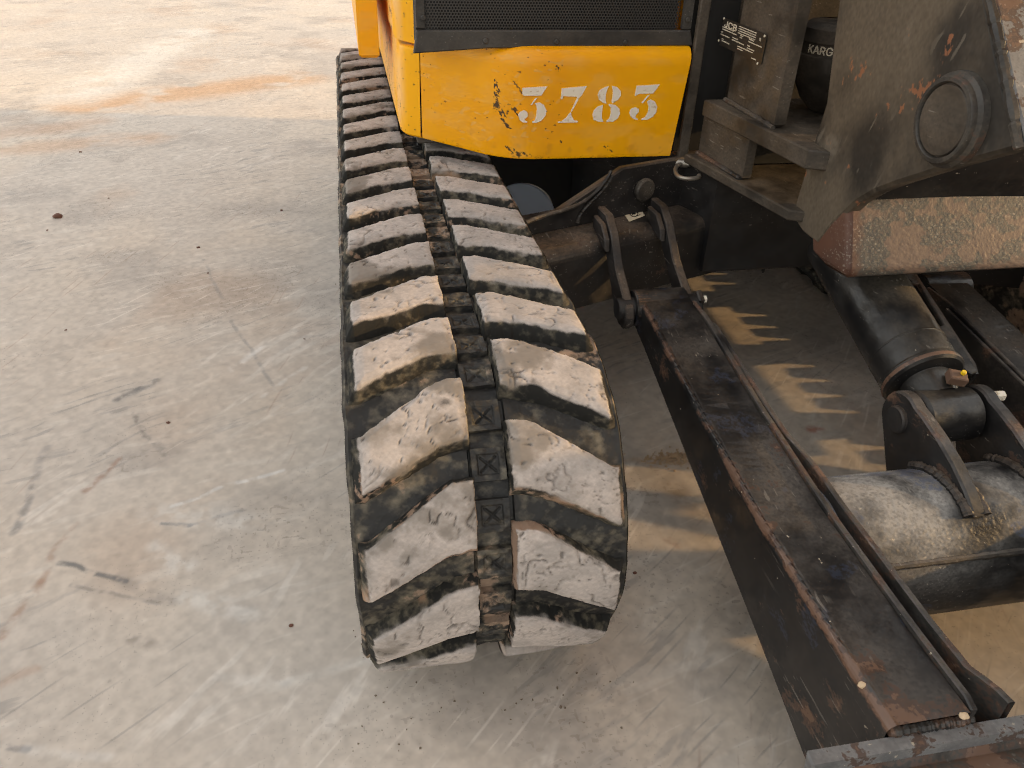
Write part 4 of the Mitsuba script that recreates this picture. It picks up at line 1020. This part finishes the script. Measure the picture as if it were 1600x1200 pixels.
# boom, going up and forward out of the picture
put("boom", prism([(1.08, 1.16), (1.62, 1.24), (1.72, 1.90), (1.25, 2.55), (0.85, 3.05), (0.35, 3.10), (0.10, 2.85), (0.15, 2.65), (0.55, 2.45), (0.72, 1.70), (0.66, 1.32)], PX + 0.05, PX + 0.25, "x", 0.012), "m_yellow", EX)
put("bucket_blocker", cat(prism([(0.36, 0.62), (0.655, 0.64), (0.668, 0.90), (0.600, 1.02), (0.36, 0.96)], 0.955, 1.115, "x", 0.01), prism([(0.40, 0.48), (0.66, 0.50), (0.66, 0.76), (0.42, 0.80)], 1.30, 1.43, "x", 0.01)), "m_arm_side", EX)  # unseen pieces added beside the dipper to shade the ground in front
put("dipper", prism([(0.20, 2.98), (0.42, 2.90), (0.585, 1.55), (0.585, 0.98), (0.40, 0.80), (0.16, 0.86), (0.08, 1.6), (0.02, 2.75)], PX + 0.07, PX + 0.23, "x", 0.012), "m_yellow", EX)
bk_out = [(0.44, 0.90), (0.57, 0.72), (0.585, 0.50), (0.53, 0.26), (0.40, 0.08), (0.16, 0.015), (-0.12, 0.01), (-0.12, 0.03), (0.14, 0.045), (0.36, 0.11), (0.48, 0.28), (0.535, 0.50), (0.52, 0.70), (0.40, 0.86)]
bkt = put("bucket", prism(bk_out, 1.02, 1.46, "x", 0.004), "m_arm_side", EX)
for x in (1.008, 1.452):
    put("side_plate", prism([(0.44, 0.90), (0.57, 0.72), (0.585, 0.50), (0.53, 0.26), (0.40, 0.08), (0.16, 0.012), (-0.10, 0.012), (0.10, 0.45), (0.20, 0.86)], x, x + 0.02, "x", 0.003), "m_arm_side", bkt)

# ------------------------------------------------------------------ loose things on the ground
def stone(name, x, y, z, r, seed, mat, label, cat_="stone", flat=0.6, group=None):
    m = trimesh.creation.icosphere(2, r)
    v = m.vertices
    m.vertices = v * (0.75 + 0.5 * meshkit.noise(v / r * 1.4, seed))[:, None] * [1, 0.8, flat]
    m.apply_translation([x, y, z + r * flat * 0.6])
    key = put(name, m, mat, None, 25)
    labels[key] = {"label": label, "category": cat_, **({"group": group} if group else {})}
stone("stone", *(-1.1554, 3.2412), 0, 0.017, 3, "m_stone", "reddish brown stone lying on the concrete at far left")
rng = random.Random(8)
for u, lab in zip([(-0.1907, 1.0224)], ["x"]):
    pass
for (x, y), r_, lab in zip([(-1.2823, 4.1034), (-1.0145, 3.4442), (-0.5866, 2.8831), (-0.5250, 2.6549), (-0.1808, 1.0595), (-0.3093, 3.2340), (-0.8863, 2.2949), (-0.5110, 1.7621), (-1.1590, 3.1098), (0.5009, 1.0871), (-0.1871, 2.1503)], (0.011, 0.006, 0.010, 0.006, 0.007, 0.009, 0.006, 0.008, 0.007, 0.007, 0.005),
        ["dark pebble on the orange streaked concrete at upper left", "tiny dark pebble well right of the reddish brown stone", "dark pebble on the concrete between the stone and the track", "small dark pebble left of the track, nearest the middle of the bare concrete", "small brown pebble on the bare concrete left of the track tip",
         "dark pebble close beside the middle of the track's left edge", "tiny dark crumb on the scuffed concrete at far left", "dark splinter of rubber on the scuffed concrete left of the track", "dark crumb just below the reddish brown stone", "dark pebble on the shaded concrete right of the track tip", "black crumb on the concrete left of the track lugs"]):
    stone("pebble", x, y, 0, r_ * 0.62, rng.randrange(99), "m_stone", lab, "pebble", 0.5)
stone("pebble", 0.5835, 0.5442, 0.345, 0.006, 31, "m_pale_stone", "pale oval pebble caught on the left edge of the blade arm", "pebble", 0.6)
stone("pebble", 0.678, 0.4791, 0.3535, 0.006, 37, "m_pale_stone", "pale oval pebble at the foot of the blade arm's top face, beside its side plate", "pebble", 0.6)
sv, sf = [], []
rs = np.random.default_rng(5)
cx_, cy_ = (0.7145, 1.4396)
for k in range(420):
    a, d = rs.uniform(0, 6.28), abs(rs.normal(0, 1))
    x, y = cx_ + math.cos(a) * d * 0.045, cy_ + math.sin(a) * d * 0.018
    r_ = rs.uniform(0.001, 0.0035)
    m = trimesh.creation.icosphere(0, r_)
    sv.append(m.apply_translation([x, y, r_ * 0.4 + max(0, 0.006 * (1 - d))]))
put("sand", cat(*sv), "m_sand", None, False, kind="stuff", label="small spill of loose sand on the concrete under the blade arm")
labels["sand"]["category"] = "sand"


rs = np.random.default_rng(12)
cm = []
for k in range(90):
    if k < 45:
        x, y = -0.048 - abs(rs.normal(0, 0.018)), rs.uniform(0.95, 3.2)
    else:
        x, y = rs.uniform(-0.08, 0.42), 0.83 + rs.normal(0, 0.035)
    r_ = rs.uniform(0.0008, 0.0022) * (1.5 if rs.random() < 0.08 else 1.0)
    m = trimesh.creation.icosphere(0, r_)
    m.vertices = m.vertices * rs.uniform(0.6, 1.2, 3)
    cm.append(m.apply_translation([x, y, r_ * 0.5]))
put("dirt_crumbs", cat(*cm), "m_crumb", None, False, kind="stuff", label="scattered crumbs of dried dirt on the concrete along the edge of the track")
labels["dirt_crumbs"]["category"] = "dirt"
